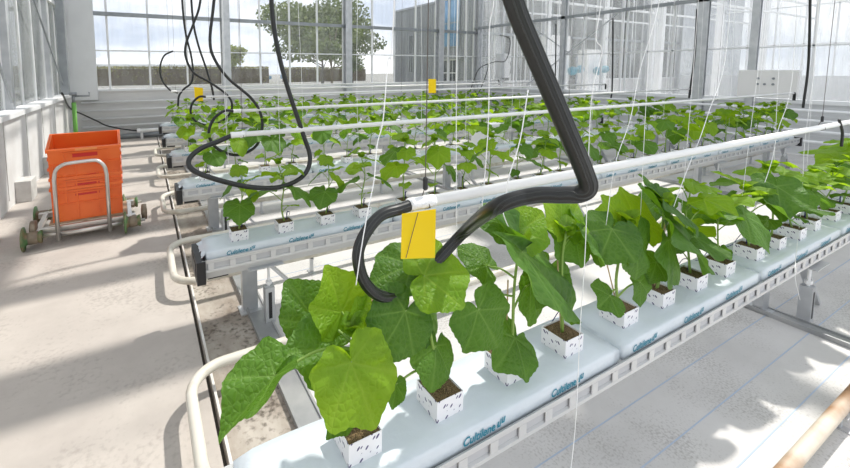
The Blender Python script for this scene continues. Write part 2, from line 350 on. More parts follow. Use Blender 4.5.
# ------------------------------------------------------------------ setting: roof steel over the bay, plus unseen screens added to cast shade
for i, x in enumerate((-1.5, 2.4, 6.4, 10.8)):
    b = MB(); b.bar((x, -3, 5.0), (x, YB, 5.0), .14, .18)
    struct(b.obj('ceiling', M['galv']))
for i, y in enumerate((-1.6, 1.95, 5.5, 9.04)):
    b = MB(); b.bar((-1.5, y, 4.75), (XR, y, 4.75), .06, .08); b.bar((-1.5, y, 4.25), (XR, y, 4.25), .05, .06)
    for j in range(12):
        x = -1.4+j*1.0; b.bar((x, y, 4.25), (x+.5, y, 4.75), .025); b.bar((x+.5, y, 4.75), (x+1, y, 4.25), .025)
    struct(b.obj('ceiling', M['galv']))
def added_screen(x0, x1, y0, y1, z=4.1):  # unseen pleated sheet, added to throw shade on the floor and plants
    b = MB(); n = max(2, int((y1-y0)/.09)); vs = []; fs = []
    for i in range(n+1):
        y = y0+(y1-y0)*i/n; zz = z-.10*(i % 2)
        vs += [(x0, y, zz), (x1, y, zz)]
    for i in range(n): fs.append((2*i, 2*i+1, 2*i+3, 2*i+2))
    b.add(vs, fs); struct(b.obj('ceiling', M['added_screen']))
for y0, y1 in ((2.75, 3.2), (4.0, 4.3), (4.95, 5.3), (6.1, 6.4), (7.1, 7.4), (8.0, 8.3), (9.1, 9.4), (10.2, 10.5)):
    added_screen(-1.4, XR, y0, y1)
added_screen(3.7, 4.6, .75, 1.9); added_screen(4.6, 9.8, 1.42, 1.9)  # added to shade the front plants and the floor around the lit patch

# ------------------------------------------------------------------ gutters, supports, slabs
GX0, GX1 = .25, 9.35
def build_gutter(yc, idx):
    g = empty('growing_gutter', (0, yc, 0), 'long white metal growing gutter with slotted sides, %s' % ROWN[idx], 'gutter', 'white growing gutters')
    y0, y1, zb, zt = -.135, .135, .375, .49
    GX0 = .10 if idx == 0 else .25
    zb = .392 if idx == 0 else .365
    b = MB()
    prof = [(y0, zt), (y0-.005, zt+.004), (y0-.005, zt-.006), (y0, zt-.010), (y0, .468), (y0+.010, .466), (y0+.010, .430), (y0, .428), (y0, .415), (y0+.03, zb), (y1-.03, zb), (y1, .415), (y1, .428), (y1-.010, .430), (y1-.010, .466), (y1, .468), (y1, zt-.010), (y1+.005, zt-.006), (y1+.005, zt+.004), (y1, zt), (y1-.006, zt-.004), (y1-.006, .473), (y0+.006, .473), (y0+.006, zt-.004)]
    b.prism(prof, 0, GX0, GX1)
    b.obj('trough', M['gutter'], g)
    # pressed slots on both sides
    n = int((GX1-GX0-.1)/.125)
    for sd in (-1, 1):
        s = MB(); ya, yb = sorted((sd*.1352, sd*.131))
        for i in range(n+1): s.box(GX0+.035+i*.125, ya, .429, GX0+.068+i*.125, yb, .467)
        s.box(GX0+.03, min(sd*.1262, sd*.124), .4305, GX1-.03, max(sd*.1262, sd*.124), .4655, 1)  # darker liner strip, shade of the slot recess put into its colour
        s.obj('slotted_side', [M['gutter'], M['slot']], g)
    c = MB(); c.box(GX0-.03, y0-.016, zb-.012, GX0+.02, y1+.016, zt+.002); c.box(GX0-.034, y0+.03, zb+.02, GX0-.03, y1-.03, zt-.02)
    c.obj('end_cap', M['black'], g, bevel=.004)
    d = MB(); d.box(GX0+.04, -.06, zb-.03, GX0+.16, .06, zb)
    d.obj('drain_box', M['black'], g)
    c = MB(); c.box(GX1-.02, y0-.016, zb-.012, GX1+.03, y1+.016, zt+.002); c.obj('end_cap', M['black'], g)
    return g
def build_support(x, yc, idx, k):
    t = empty('gutter_support', (x, yc, BED), 'galvanised stand with adjustable leg, %s from the path, under the %s' % (ORD[k], ROWN[idx]), 'stand', 'galvanised stands under the gutters')
    a = MB(); a.bar((-.05, .10, .006), (-.05, .10, .39), .10, .05); a.box(-.12, .04, 0, .02, .16, .008)
    a.obj('post', M['galv'], t)
    a = MB(); a.box(.005, -.115, .0, .065, -.055, .235); a.obj('jack_post', M['galv'], t)
    a = MB(); a.box(.024, -.1165, .03, .046, -.115, .205); a.obj('slot', M['black'], t)
    a = MB(); a.tube([(.035, -.085, .235), (.035, -.085, .392)], .009, 8); a.lathe([(.02, 0), (.02, .02)], (.035, -.085, .25), (0, 0, 1), 6); a.obj('threaded_rod', M['white'], t)
    a = MB(); a.bar((.03, -.05, .385), (.36, -.05, .01), .05, .02); a.obj('brace', M['galv'], t)
    a = MB(); a.box(-.10, -.15, .389, .12, .15, .3945); a.obj('top_plate', M['galv'], t)
    return t
def text_mesh(body, size):
    cu = bpy.data.curves.new('txt', 'FONT'); cu.body = body; cu.size = size; cu.shear = .25; cu.offset = size*.018; cu.resolution_u = 3
    ob = bpy.data.objects.new('txt', cu); C.objects.link(ob); dg = bpy.context.evaluated_depsgraph_get()
    me = bpy.data.meshes.new_from_object(ob.evaluated_get(dg)); bpy.data.objects.remove(ob); bpy.data.curves.remove(cu)
    me.materials.clear(); me.materials.append(M['teal']); return me
tm = text_mesh('Cultilene', .036)
tw = max(v.co.x for v in tm.vertices)
tv = [v.co.copy() for v in tm.vertices]; tf = [tuple(p.vertices) for p in tm.polygons]
def lettering_mesh():
    b = MB()
    for ox in (.05, .44, .83):
        def put(p): return (ox+p.x, 0, p.y)
        b.add([put(p) for p in tv], tf)
        def poly(q): b.add([(ox+tw+.006+x+.22*z, 0, z) for x, z in q], [tuple(range(len(q)))])
        poly([(0, .002), (.014, .002), (.014, .007), (0, .007)]); poly([(0, .007), (.005, .007), (.005, .020), (0, .020)]); poly([(.010, .007), (.014, .007), (.014, .026), (.010, .026)])
        poly([(.017, .009), (.031, .009), (.031, .014), (.017, .014)]); poly([(.026, .014), (.031, .014), (.031, .028), (.026, .028)]); poly([(.017, .014), (.021, .014), (.021, .028), (.017, .028)])
    return b
# the side of a slab leans in a little towards the top
def slab_mesh(seed):
    r = random.Random(seed); b = MB(); nx, prof = 26, [(-.118, .462), (-.124, .492), (-.1225, .530), (-.117, .538), (-.06, .5395), (0, .54), (.06, .5395), (.117, .538), (.1225, .530), (.124, .492), (.118, .462)]
    vs = []; fs = []
    for i in range(nx+1):
        x = SLEN*i/nx; e = min(i, nx-i)
        for j, (y, z) in enumerate(prof):
            jx = x; k_ = 1.0
            if e == 0: k_ = .96; z2 = .462+(z-.462)*.85
            elif e == 1: z2 = .462+(z-.462)*.97
            else: z2 = z
            w = .0016 if 2 <= j <= 8 else .0006
            vs.append((jx, y*k_ + r.uniform(-w, w)*.5, z2+r.uniform(-w, w)))
    n = len(prof)
    for i in range(nx):
        for j in range(n-1): fs.append((i*n+j, (i+1)*n+j, (i+1)*n+j+1, i*n+j+1))
        fs.append((i*n+n-1, (i+1)*n+n-1, (i+1)*n, i*n))
    fs += [tuple(range(n)), tuple(nx*n+j for j in range(n-1, -1, -1))]
    b.add(vs, fs)
    # crumpled sealed flap at the start of the sleeve
    fl = []
    for i in range(9):
        y = -.11+.22*i/8
        fl += [(.004, y*.95, .52+r.uniform(-.012, .01)), (-.026+r.uniform(-.008, .008), y, .497+r.uniform(-.012, .016))]
    b.add(fl, [(2*i, 2*i+1, 2*i+3, 2*i+2) for i in range(8)])
    return b
slab_meshes = [slab_mesh(s).mesh('grow_slab', M['film'], True) for s in (1, 2, 3)]
lb = lettering_mesh()
# lay the print on the leaning front face: y from z
lb.v = [(x, -.1262+.0012*z/.038, z+.494) for x, y, z in lb.v]
let_mesh = lb.mesh('lettering', M['teal'])
support_x = (.62, 3.68, 6.7, 8.9)
for ri, yc in enumerate(ROWS):
    build_gutter(yc, ri)
    for k2, x in enumerate(support_x): build_support(x, yc, ri, k2)
    for s in range(NSL):
        o = link('grow_slab', slab_meshes[(s+ri) % 3], None, (SX0+s*SP, yc, 0))
        ext = (.17 if ri == 0 else .06) if s == 0 else 0
        if ext: o.location.x = SX0-ext; o.scale.x = (SLEN+ext)/SLEN
        tag(o, 'white wrapped growing slab, %s from the path end, on the %s' % (ORD[s], ROWN[ri]), 'slab', 'white growing slabs')
        l = link('lettering', let_mesh, o)
        if ext: l.scale.x = 1/o.scale.x; l.location.x = ext/o.scale.x
        l['label'] = 'teal printed lettering'

# ------------------------------------------------------------------ leaves
KEY = [(0, 1.02), (6, .95), (16, .84), (27, .76), (38, .79), (47, .86), (51, .87), (62, .74), (78, .67), (92, .64), (103, .66), (108, .66), (124, .53), (142, .44), (155, .37), (166, .27), (174, .14), (180, .05)]
def rad(th):
    a = abs(math.degrees(th))
    for (a0, r0), (a1, r1) in zip(KEY, KEY[1:]):
        if a <= a1: return r0+(r1-r0)*(a-a0)/(a1-a0)
    return .05
VEIN = (0, 25, 50, 78, 108, 140)
def leaf_geo(r, detail=1, cup=.25, droop=.25, fold=0, ruff=.03, young=False):
    """unit leaf in its own frame: petiole joint at the origin, tip at +y, face +z"""
    nr = 7 if detail else 4; ns = 72 if detail else 30; vs = [(0, 0, 0)]; uv = [(0, 0, 0)]; ve = [.9]; fs = []
    ph = r.uniform(0, 6); ph2 = r.uniform(0, 6); asym = r.uniform(-.05, .05); rd = r.uniform(0, .2) if young else r.uniform(.15, .65)
    for i in range(1, nr+1):
        t = i/nr
        for j in range(ns):
            th = -PI+2*PI*(j+.5)/ns if False else -PI+2*PI*j/ns
            rr_ = rad(th); rn = (.84+.14*max(0, math.cos(th))**6)*(1-.12*math.sin(th)**2)*(.42+.58*min(1, (PI-abs(th))/1.75))*min(1, max(.05, (PI-abs(th))/.35))**.6; R = (rr_+(rn-rr_)*rd)*(1+asym*math.sin(th))
            if detail and i == nr: R *= 1+.011*(1 if j % 2 else -1)
            x = math.sin(th)*R*t; y = math.cos(th)*R*t
            a = abs(math.degrees(th)); x *= .88; dv = min(abs(a-q) for q in (0, 50, 108))
            dist = math.radians(dv)*R*t
            v = max(0, 1-dist/.03)*(.9-.5*t) if dv < 60 else 0
            hump = .045*math.sin(min(1, dv/25)*PI/2)*t*(1 if detail else .7)
            z = hump - cup*abs(x)**1.5*.6 - droop*(max(0, y)**2) - droop*.5*min(0, y)**2 + ruff*1.3*t*t*math.sin(5*th+ph) + .026*t*t*math.sin(9*th+ph2) + .014*math.sin(9*x+ph)*math.sin(9*y+ph2)*t
            if fold: z += fold*abs(x)
            vs.append((x, y, z)); uv.append((x, y, 0)); ve.append(v)
    for j in range(ns):
        fs.append((0, 1+(j+1) % ns, 1+j))
        for i in range(nr-1):
            a = 1+i*ns; fs.append((a+j, a+(j+1) % ns, a+ns+(j+1) % ns, a+ns+j))
    return vs, uv, ve, fs
class LeafMB(MB):
    def __init__(s): super().__init__(); s.uv = []; s.ve = []
    def leaf(s, mtx, geo):
        vs, uv, ve, fs = geo; s.add([mtx @ V(p) for p in vs], fs, 0); s.uv += uv; s.ve += ve
    def pet(s, pts, r0, r1):
        s.tube(pts, r0, 6, 1, True, r1)
        k = len(s.v)-len(s.uv); s.uv += [(0, 0, 0)]*k; s.ve += [0]*k
    def mesh(s, name, mats):
        me = MB.mesh(s, name, mats, True)
        a = me.attributes.new('leafuv', 'FLOAT_VECTOR', 'POINT'); a.data.foreach_set('vector', [c for p in s.uv for c in p])
        a = me.attributes.new('vein', 'FLOAT', 'POINT'); a.data.foreach_set('value', s.ve)
        return me
def leaf_matrix(base, tip, nrm, wid=1.0):
    y = V(tip)-V(base); L = y.length; y = y.normalized(); n = V(nrm); x = y.cross(n).normalized(); z = x.cross(y)
    return Matrix(((x.x*L*wid, y.x*L, z.x*L, base[0]), (x.y*L*wid, y.y*L, z.y*L, base[1]), (x.z*L*wid, y.z*L, z.z*L, base[2]), (0, 0, 0, 1)))

# cube shared meshes
cw = MB(); s_ = .0515
for (x0, y0, x1, y1) in ((-s_, -s_, s_, -s_+.0015), (-s_, s_-.0015, s_, s_), (-s_, -s_+.0015, -s_+.0015, s_-.0015), (s_-.0015, -s_+.0015, s_, s_-.0015)): cw.box(x0, y0, 0, x1, y1, .067)
cw.box(-s_+.0015, -s_+.0015, 0, s_-.0015, s_-.0015, .004)
cube_mesh = cw.mesh('rockwool_cube', M['wrap'])
sb = MB(); nn = 14; vs = []; fs = []; rr = random.Random(3); q = s_-.0016
for i in range(nn+1):
    for j in range(nn+1): vs.append((-q+2*q*i/nn, -q+2*q*j/nn, .060+(rr.uniform(-.003, .004) if 0 < i < nn and 0 < j < nn else .0)))
for i in range(nn):
    for j in range(nn): a = i*(nn+1)+j; fs.append((a, a+nn+1, a+nn+2, a+1))
sb.add(vs, fs); soil_mesh = sb.mesh('growing_medium', M['soil'])
pg = MB(); pg.tube([(.025, .018, .045), (.027, .02, .105), (.033, .024, .112), (.043, .03, .108)], .0038, 6); pg.tube(smooth_pts([(.043, .03, .108), (.06, .06, .09), (.05, .09, .02), (.03, .12, -.006)], 4), .0018, 5)
peg_mesh = pg.mesh('drip_peg', M['peg'], True)
CUBE_Z = .5385

def stem_mesh(pts, r0=.006, r1=.0035, shoot=True, r=None):
    b = LeafMB(); P = smooth_pts(pts, 5); b.tube(P, r0, 7, 1, True, r1); n = len(b.v); b.uv += [(0, 0, 0)]*n; b.ve += [0]*n
    if shoot:
        top = P[-1]; r = r or random.Random(1)
        for i in range(5):
            a = i*1.4+r.uniform(0, 1); L = r.uniform(.035, .07); d = V((math.cos(a)*.7, math.sin(a)*.7, .75)).normalized()
            bs = top+d*.01; b.leaf(leaf_matrix(bs, bs+d*L, V((-d.x, -d.y, 1.2)), .8), leaf_geo(r, 0, .9, .2, .7))
    return b.mesh('stem', [M['leafy'], M['stem']])
# prototypes for the plants down the rows
def proto(seed, height, nleaf, size, detail):
    r = random.Random(seed); lean = r.uniform(-.05, .05)
    pts = [(0, 0, .055), (lean*.3+r.uniform(-.01, .01), r.uniform(-.015, .015), height*.35), (lean*.7, r.uniform(-.02, .02), height*.7), (lean, r.uniform(-.02, .02), height)]
    P = smooth_pts(pts, 10)
    st = stem_mesh(pts, .0055, .003, True, r); lv = []
    a = r.uniform(0, 6)
    for i in range(nleaf):
        f = .22 if i == 0 else .46+.54*(i-1)/(nleaf-2)
        node = P[int(f*(len(P)-1))]
        a += 2.4+r.uniform(-.35, .35); young = f > .74
        L = size*(.62+.55*math.sin(PI*min(1, .22+f*.62)))*r.uniform(.85, 1.12)
        if i == 0: L *= .5
        if young: L *= .72
        pl = L*r.uniform(.5, .8); el = r.uniform(.45, .95) if not young else r.uniform(.6, 1.0)
        hd = V((math.cos(a), math.sin(a), 0)); e = node+hd*pl*math.cos(el)+V((0, 0, pl*math.sin(el)))
        tl = r.uniform(-.8, .05) if not young else r.uniform(-.35, .5)
        d = hd*math.cos(tl)+V((0, 0, math.sin(tl))); side = V((-hd.y, hd.x, 0))*r.uniform(-.35, .35)
        d = (d+side*.5).normalized(); n = (V((0, 0, 1))*math.cos(tl) - hd*math.sin(tl)+side)
        b = LeafMB(); b.leaf(leaf_matrix(e, e+d*L, n, r.uniform(.92, 1.12)), leaf_geo(r, detail, r.uniform(.1, .5), r.uniform(.05, .4), r.uniform(-.1, .25), .03, young))
        b.pet(smooth_pts([node, (node+e)/2+V((0, 0, pl*.08)), e], 4), .0030, .0022)
        lv.append(b.mesh('leaf', [M['leafy' if young or r.random() < (.25 if seed < 200 else .48) else 'leafm'], M['stem']]))
    return st, lv
PRO1 = [proto(100+i, .36+.04*(i % 3), 7, .165, 1) for i in range(7)]       # big plants, near row
PRO2 = [proto(200+i, .42+.045*(i % 3), 7, .140, 1) for i in range(8)]
PRO3 = [proto(300+i, .36+.04*(i % 3), 7, .138, 0) for i in range(7)]
def merged(pr, name):
    b = MB(); uv = []; ve = []
    me = [pr[0]]+pr[1]
    mats = [M['leafy'], M['stem'], M['leafm'], M['wrap'], M['soil']]
    for m_ in me:
        o = len(b.v); b.v += [tuple(v.co) for v in m_.vertices]
        for p in m_.polygons:
            b.f.append(tuple(i+o for i in p.vertices)); mm = m_.materials[p.material_index]; b.m.append(mats.index(mm))
        uv += [c for d in m_.attributes['leafuv'].data for c in d.vector]; ve += [d.value for d in m_.attributes['vein'].data]
    for m_, mi in ((cube_mesh, 3), (soil_mesh, 4)):
        o = len(b.v); b.v += [tuple(v.co) for v in m_.vertices]
        for p in m_.polygons: b.f.append(tuple(i+o for i in p.vertices)); b.m.append(mi)
        uv += [0]*3*len(m_.vertices); ve += [0]*len(m_.vertices)
    r = MB.mesh(b, name, mats, True)
    a = r.attributes.new('leafuv', 'FLOAT_VECTOR', 'POINT'); a.data.foreach_set('vector', uv)
    a = r.attributes.new('vein', 'FLOAT', 'POINT'); a.data.foreach_set('value', ve)
    return r
FAR = [merged(p, 'cucumber_plant') for p in PRO3[:6]]
def plant_label(ri, n): return 'cucumber plant on the %s, %s from the path' % (ROWN[ri], ORD[n])
def cube_parts(root, peg=True):
    c = link('rockwool_cube', cube_mesh, root); c['label'] = 'white printed cube'
    link('growing_medium', soil_mesh, c)
    if peg: link('drip_peg', peg_mesh, root)
def plant_root(ri, n, rz=0):
    s, q_ = divmod(n, 4); x = SX0+s*SP+COFF[q_]
    t = empty('cucumber_plant', (x, ROWS[ri]-.012+rnd.uniform(-.006, .006), CUBE_Z), plant_label(ri, n), 'plant', 'cucumber plants on the %s' % ROWN[ri])
    t.rotation_euler = (0, 0, rz); return t
def put_plant(ri, n):
    big = ri == 0
    s, q_ = divmod(n, 4); x = SX0+s*SP+COFF[q_]
    rz = rnd.uniform(0, 2*PI) 
    if ri >= 4:
        o = link('cucumber_plant', FAR[rnd.randrange(6)], None, (x, ROWS[ri]-.012, CUBE_Z)); o.rotation_euler = (0, 0, PI/2*rnd.randrange(4)); sc_ = rnd.uniform(.9, 1.15)
        tag(o, plant_label(ri, n), 'plant', 'cucumber plants on the %s' % ROWN[ri]); return
    t = plant_root(ri, n); cube_parts(t)
    st, lv = rnd.choice(PRO1 if big else PRO2 if ri < 3 else PRO3); sc_ = rnd.uniform(.9, 1.15)
    for me, nm in [(st, 'stem')]+[(l, 'leaf') for l in lv]:
        o = link(nm, me, t); o.rotation_euler = (0, 0, rz); o.scale = (sc_, sc_, sc_)

# ---- the five nearest plants of the front gutter, leaf by leaf
def hero(n, stempts, leaves, cane=None):
    t = plant_root(0, n); o = t.location.copy()
    cube_parts(t, False)
    if n in (1, 3): link('drip_peg', peg_mesh, t)
    P = [V((0, 0, .055))]+[atY(*p)-o for p in stempts]; S = smooth_pts(P, 8)
    r = random.Random(50+n)
    link('stem', stem_mesh(P, .0065, .004, True, r), t)
    if cane: b = MB(); b.tube([V((.02, .02, .05)), atY(*cane)-o], .0028, 6); b.obj('support_cane', M['cane'], t)
    for (bx, by, bY, tx, ty, tY, nrm, wid, m_, cup, droop, fold) in leaves:
        B = atY(bx, by, bY)-o; T = atY(tx, ty, tY)-o
        # petiole from the nearest node lower down the stem
        node = min(S, key=lambda p: (p-B).length+max(0, p.z-B.z+.02)*1.0)
        b = LeafMB(); b.leaf(leaf_matrix(B, T, nrm, wid), leaf_geo(r, 1, cup, droop, fold, .03, m_ == 'leafy'))
        md = (node+B)/2+V((0, 0, .12*(B-node).length))
        b.pet(smooth_pts([node, md, B], 5), .0042, .0028)
        link('leaf', b.mesh('leaf', [M[m_], M['stem']]), t)
Y_, m_ = 'leafy', 'leafm'
hero(0, [(362, 405, .93), (357, 365, .93), (352, 332, .92)], [
    (351, 362, .86, 378, 431, .81, (-.15, -.75, .65), 1.02, Y_, .15, .05, .1),
    (275, 376, .90, 215, 439, .86, (-.80, -.25, .50), .72, m_, .1, .12, .55),
    (342, 312, .98, 327, 266, 1.0, (.1, -.9, .45), 1.15, Y_, .2, .1, .25),
    (316, 322, 1.02, 288, 282, 1.06, (-.2, -.8, .5), 1.0, m_, .3, .2, .1),
    (336, 348, .94, 286, 352, .93, (-.1, -.7, .7), 1.05, m_, .2, .15, 0),
    (347, 412, .90, 328, 437, .87, (-.5, -.6, .5), .8, m_, .1, .3, .3),
    (358, 322, .95, 372, 290, .97, (.2, -.7, .6), .8, Y_, .3, .1, .5)], None)
hero(1, [(436, 365, .93), (428, 320, .93), (424, 290, .93)], [
    (405, 311, .90, 378, 362, .87, (.05, -.85, .5), 1.12, m_, .2, .1, .05),
    (424, 276, .90, 472, 268, .88, (.15, -.70, .70), 1.05, Y_, .2, .12, .1),
    (436, 346, .93, 436, 393, .86, (.1, -.85, .45), 1.15, m_, .3, .2, -.1),
    (411, 265, .97, 369, 280, .98, (-.05, -.45, .9), 1.05, m_, .3, .25, .1),
    (396, 384, .92, 394, 411, .89, (-.2, -.8, .5), .8, m_, .1, .3, .3),
    (424, 300, .96, 443, 338, .97, (.3, -.7, .4), .9, m_, .2, .2, .2)], (372, 300, .95))
hero(2, [(512, 340, .93), (514, 290, .93), (519, 245, .93)], [
    (478, 310, .89, 503, 350, .84, (-.2, -.85, .5), 1.3, m_, .3, .2, 0),
    (487, 266, 1.0, 462, 244, 1.05, (0, -.55, .85), 1.1, m_, .4, .3, 0),
    (515, 338, .92, 503, 368, .86, (-.1, -.8, .55), 1.25, m_, .3, .3, .1),
    (530, 283, .98, 549, 318, .96, (.2, -.8, .4), 1.1, m_, .3, .2, 0),
    (507, 226, .97, 478, 214, .98, (-.1, -.6, .8), 1.0, m_, .3, .2, .1),
    (520, 232, .95, 545, 212, .95, (.1, -.75, .6), 1.1, Y_, .2, .1, .2),
    (522, 252, .90, 589, 318, .86, (.2, -.66, .72), .5, m_, .15, .1, .05)], (508, 280, .95))
hero(3, [(562, 300, .93), (562, 260, .93), (566, 232, .93)], [
    (562, 222, .96, 546, 198, .98, (-.1, -.8, .55), 1.2, Y_, .2, .2, .1),
    (566, 224, .96, 583, 204, .97, (.1, -.8, .55), 1.1, Y_, .2, .2, .1),
    (574, 236, .94, 560, 258, .92, (-.1, -.85, .5), 1.3, m_, .3, .2, 0),
    (582, 230, .92, 611, 262, .87, (.3, -.55, .7), 1.0, m_, .2, .2, .1),
    (548, 270, .98, 535, 310, .96, (-.3, -.8, .4), 1.0, m_, .2, .2, .1)], (556, 230, .96))
hero(4, [(616, 280, .94), (622, 245, .94), (628, 222, .94)], [
    (610, 296, .90, 601, 306, .88, (-.2, -.7, .7), 1.3, m_, .1, .2, .1),
    (640, 282, .92, 644, 309, .89, (.1, -.9, .3), 1.2, m_, .2, .2, .1),
    (636, 236, .90, 642, 282, .87, (.05, -.9, .4), 1.15, m_, .3, .1, 0),
    (612, 229, .92, 600, 262, .88, (-.3, -.55, .75), 1.1, m_, .2, .2, .1),
    (634, 218, .98, 650, 200, 1.0, (.1, -.7, .6), 1.3, Y_, .2, .2, .1),
    (622, 222, .96, 600, 210, .98, (-.2, -.7, .7), 1.2, Y_, .2, .2, .1),
    (618, 236, .94, 634, 258, .92, (.2, -.7, .6), 1.1, m_, .2, .2, .1)], (606, 260, .96))
hero(5, [(661, 270, .94), (662, 235, .94), (664, 205, .94)], [
    (668, 240, .90, 686, 284, .86, (.2, -.85, .4), 1.2, m_, .3, .15, 0),
    (664, 200, .94, 690, 214, .92, (.2, -.6, .8), 1.2, m_, .3, .2, .1),
    (660, 198, .96, 651, 186, .98, (-.1, -.7, .7), 1.6, m_, .3, .2, .1),
    (668, 221, .90, 722, 264, .86, (.15, -.72, .7), .5, m_, .2, .2, .1),
    (656, 262, .92, 652, 284, .90, (-.2, -.8, .5), 1.2, m_, .2, .2, .1)], (668, 210, .96))
for ri in range(6):
    for n in range(NSL*4):
        if ri == 0 and n < 6: continue
        put_plant(ri, n)

# ------------------------------------------------------------------ growth pipes, hoses, hangers
PZ = [1.215, 1.205, 1.195, 1.24, 1.25, 1.26]
PY = [.93, 2.53, 4.13, 5.85, 7.5, 9.0]
PX0 = [atY(409.6, 206, PY[0]).x, atY(231, 138.6, PY[1]).x, atY(233.5, 109.5, PY[2]).x, atY(206, 99, PY[3]).x, .4, .4]
PX1 = [9.3, 9.25, 9.7, 9.75, 9.6, 9.6]
PN = ['nearest gutter', 'second gutter row', 'third gutter row', 'fourth gutter row', 'fifth gutter row', 'rearmost gutter row']
for i in range(6):
    t = empty('growth_pipe', (PX0[i], PY[i], PZ[i]), 'slim white heating pipe hung level above the %s' % PN[i], 'pipe', 'white pipes above the gutters')
    L = PX1[i]-PX0[i]
    b = MB(); b.tube([(0, 0, 0), (L, 0, 0)], .0165, 14); b.obj('tube', M['pipe'], t, True)
    b = MB(); r = random.Random(i); b.lathe([(.0178+r.uniform(0, .0022), -.003+.011*q_) for q_ in range(9)], (0, 0, 0), (1, 0, 0), 14); b.obj('tape_wrap', M['tape'], t, True)
    b = MB(); b.tube([(L-.01, 0, 0), (L+.03, 0, 0), (L+.05, 0, -.02), (L+.05, 0, -.12)], .019, 10); b.obj('end_elbow', M['black'], t, True)
    # hanger wires
    hx = [.07, 3.2, 6.2]
    for j, x in enumerate(hx if i else [.055, 3.27, 6.3]):
        h = tag(MB().tube([(PX0[i]+x, PY[i]-.0175, PZ[i]), (PX0[i]+x+.004, PY[i]-.019, PZ[i]-.012), (PX0[i]+x, PY[i], PZ[i]-.0205), (PX0[i]+x, PY[i]+.019, PZ[i]), (PX0[i]+x, PY[i], PZ[i]+.05), (PX0[i]+x+.01, PY[i], 4.2)], .0016 if i < 3 else .0022, 5).obj('hanger_wire', M['wire']),
                'thin dark wire holding the pipe above the %s, %s from the path' % (PN[i], ORD[j]), 'wire', 'hanger wires')
        if i == 0:
            b = MB(); b.lathe([(.003, 0), (.0075, .004), (.0075, .035), (.003, .04)], (PX0[i]+x, PY[i], PZ[i]+.035), (0, 0, 1), 8); b.obj('clip', M['black'], h)
def hose(pts, r, label, ribs=False, n=12):
    P = smooth_pts(pts, 9)
    t = MB(); t.tube(P, r, n)
    o = t.obj('hose', M['rubber'], None, True); tag(o, label, 'hose', 'black hoses')
    if ribs:
        k_ = len(P)
        for off in (-.55, 0, .55):
            q = MB(); pp = []
            for i, p in enumerate(P):
                tt = (P[min(i+1, k_-1)]-P[max(i-1, 0)]).normalized(); v = (CAM_REF-p).normalized(); v = (v-tt*v.dot(tt)).normalized(); s = tt.cross(v)
                pp.append(p+(v*math.cos(off)+s*math.sin(off))*r*.99)
            q.tube(pp, r*.09, 5); q.obj('rib', M['stripe'], o, True)
    return o
CAM_REF = V((.2, -.6, 1.6))
e0 = V((PX0[0], PY[0], PZ[0]))
hose([e0+V((.012, 0, 0)), atY(400, 209, .93), atY(380, 216, .93), atY(364, 236, .925), atY(358, 258, .925), atY(366, 284, .925), atY(385, 297, .93), atY(410, 288, .94), atY(434, 264, .93), atY(465, 231, .88), atD(494, 208, .88), atD(530, 196, .83), atD(562, 195, .79), atD(580, 194, .77), atD(588, 186, .755), atD(584, 171, .745), atD(570, 137, .72), atD(551, 92, .70), atD(533, 50, .685), atD(516, 8, .67), atD(503, -40, .66), atD(490, -110, .67), atD(480, -220, .75)], .0165, 'thick black ribbed hose from the nearest pipe end looping up to the roof', True, 16)
e1 = V((PX0[1], PY[1], PZ[1]))
hose([e1+V((.012, 0, 0)), atY(218, 141.5, 2.53), atY(200, 149, 2.5), atY(189, 160, 2.47), atY(193, 170, 2.44), atY(215, 179, 2.4), atY(250, 187, 2.4), atY(280, 187, 2.42), atY(303, 176, 2.46), atY(310, 158, 2.5), atY(303, 134, 2.53), atY(289, 92, 2.55), atY(279, 55, 2.56), atY(272, 10, 2.56), atY(270, -60, 2.56), atY(270, -150, 2.56)], .0150, 'black hose looping below the white pipe end above the second gutter row')
e2 = V((PX0[2], PY[2], PZ[2]))
hose([e2+V((.01, 0, 0)), atY(224, 111, 4.13), atY(213, 120, 4.13), atY(209, 135, 4.13), atY(218, 149, 4.1), atY(238, 155, 4.08), atY(256, 146, 4.1), atY(262, 128, 4.12), atY(260, 112, 4.13), atY(250, 97, 4.13), atY(228, 78, 4.13), atY(214, 58, 4.13), atY(210, 40, 4.13), atY(213, 10, 4.13), atY(216, -20, 4.13), atY(222, -90, 4.13)], .0145, 'black hose in a loop at the pipe end above the third gutter row')
e3 = V((PX0[3], PY[3], PZ[3]))
hose([e3+V((.01, 0, 0)), atY(199, 97, 5.85), atY(192, 104, 5.85), atY(191, 114, 5.85), atY(197, 122, 5.83), atY(210, 125, 5.83), atY(226, 118, 5.85), atY(232, 107, 5.85), atY(228, 96, 5.85), atY(211, 83, 5.85), atY(194, 73, 5.85), atY(186, 58, 5.85), atY(186, 44, 5.85), atY(193, 25, 5.85), atY(200, 3, 5.85), atY(203, -40, 5.85)], .0155, 'black hose with a small loop at the pipe end above the fourth gutter row')
hose([atY(178, 106, 7.5), atY(179, 96, 7.5), atY(184, 89, 7.5), atY(191, 83, 7.5), atY(193, 72, 7.5), atY(191, 55, 7.5), atY(186, 35, 7.5), atY(183, 12, 7.5), atY(181, -20, 7.5)], .017, 'thin black hose hanging behind the loops, leftmost of the row ends')
hose([atY(178, 93, 8.9), atY(170, 90, 8.9), atY(162, 80, 8.9), atY(160, 68, 8.9), atY(164, 56, 8.9), atY(173, 51, 8.9)], .017, 'short black curved hose arching at the rearmost pipe end')
hose([atY(214, 100, 6.6), atY(212, 88, 6.6), atY(206, 68, 6.6), atY(198, 44, 6.6), atY(193, 20, 6.6), atY(190, -20, 6.6)], .016, 'thin black hose dropping straight between the looped hoses')
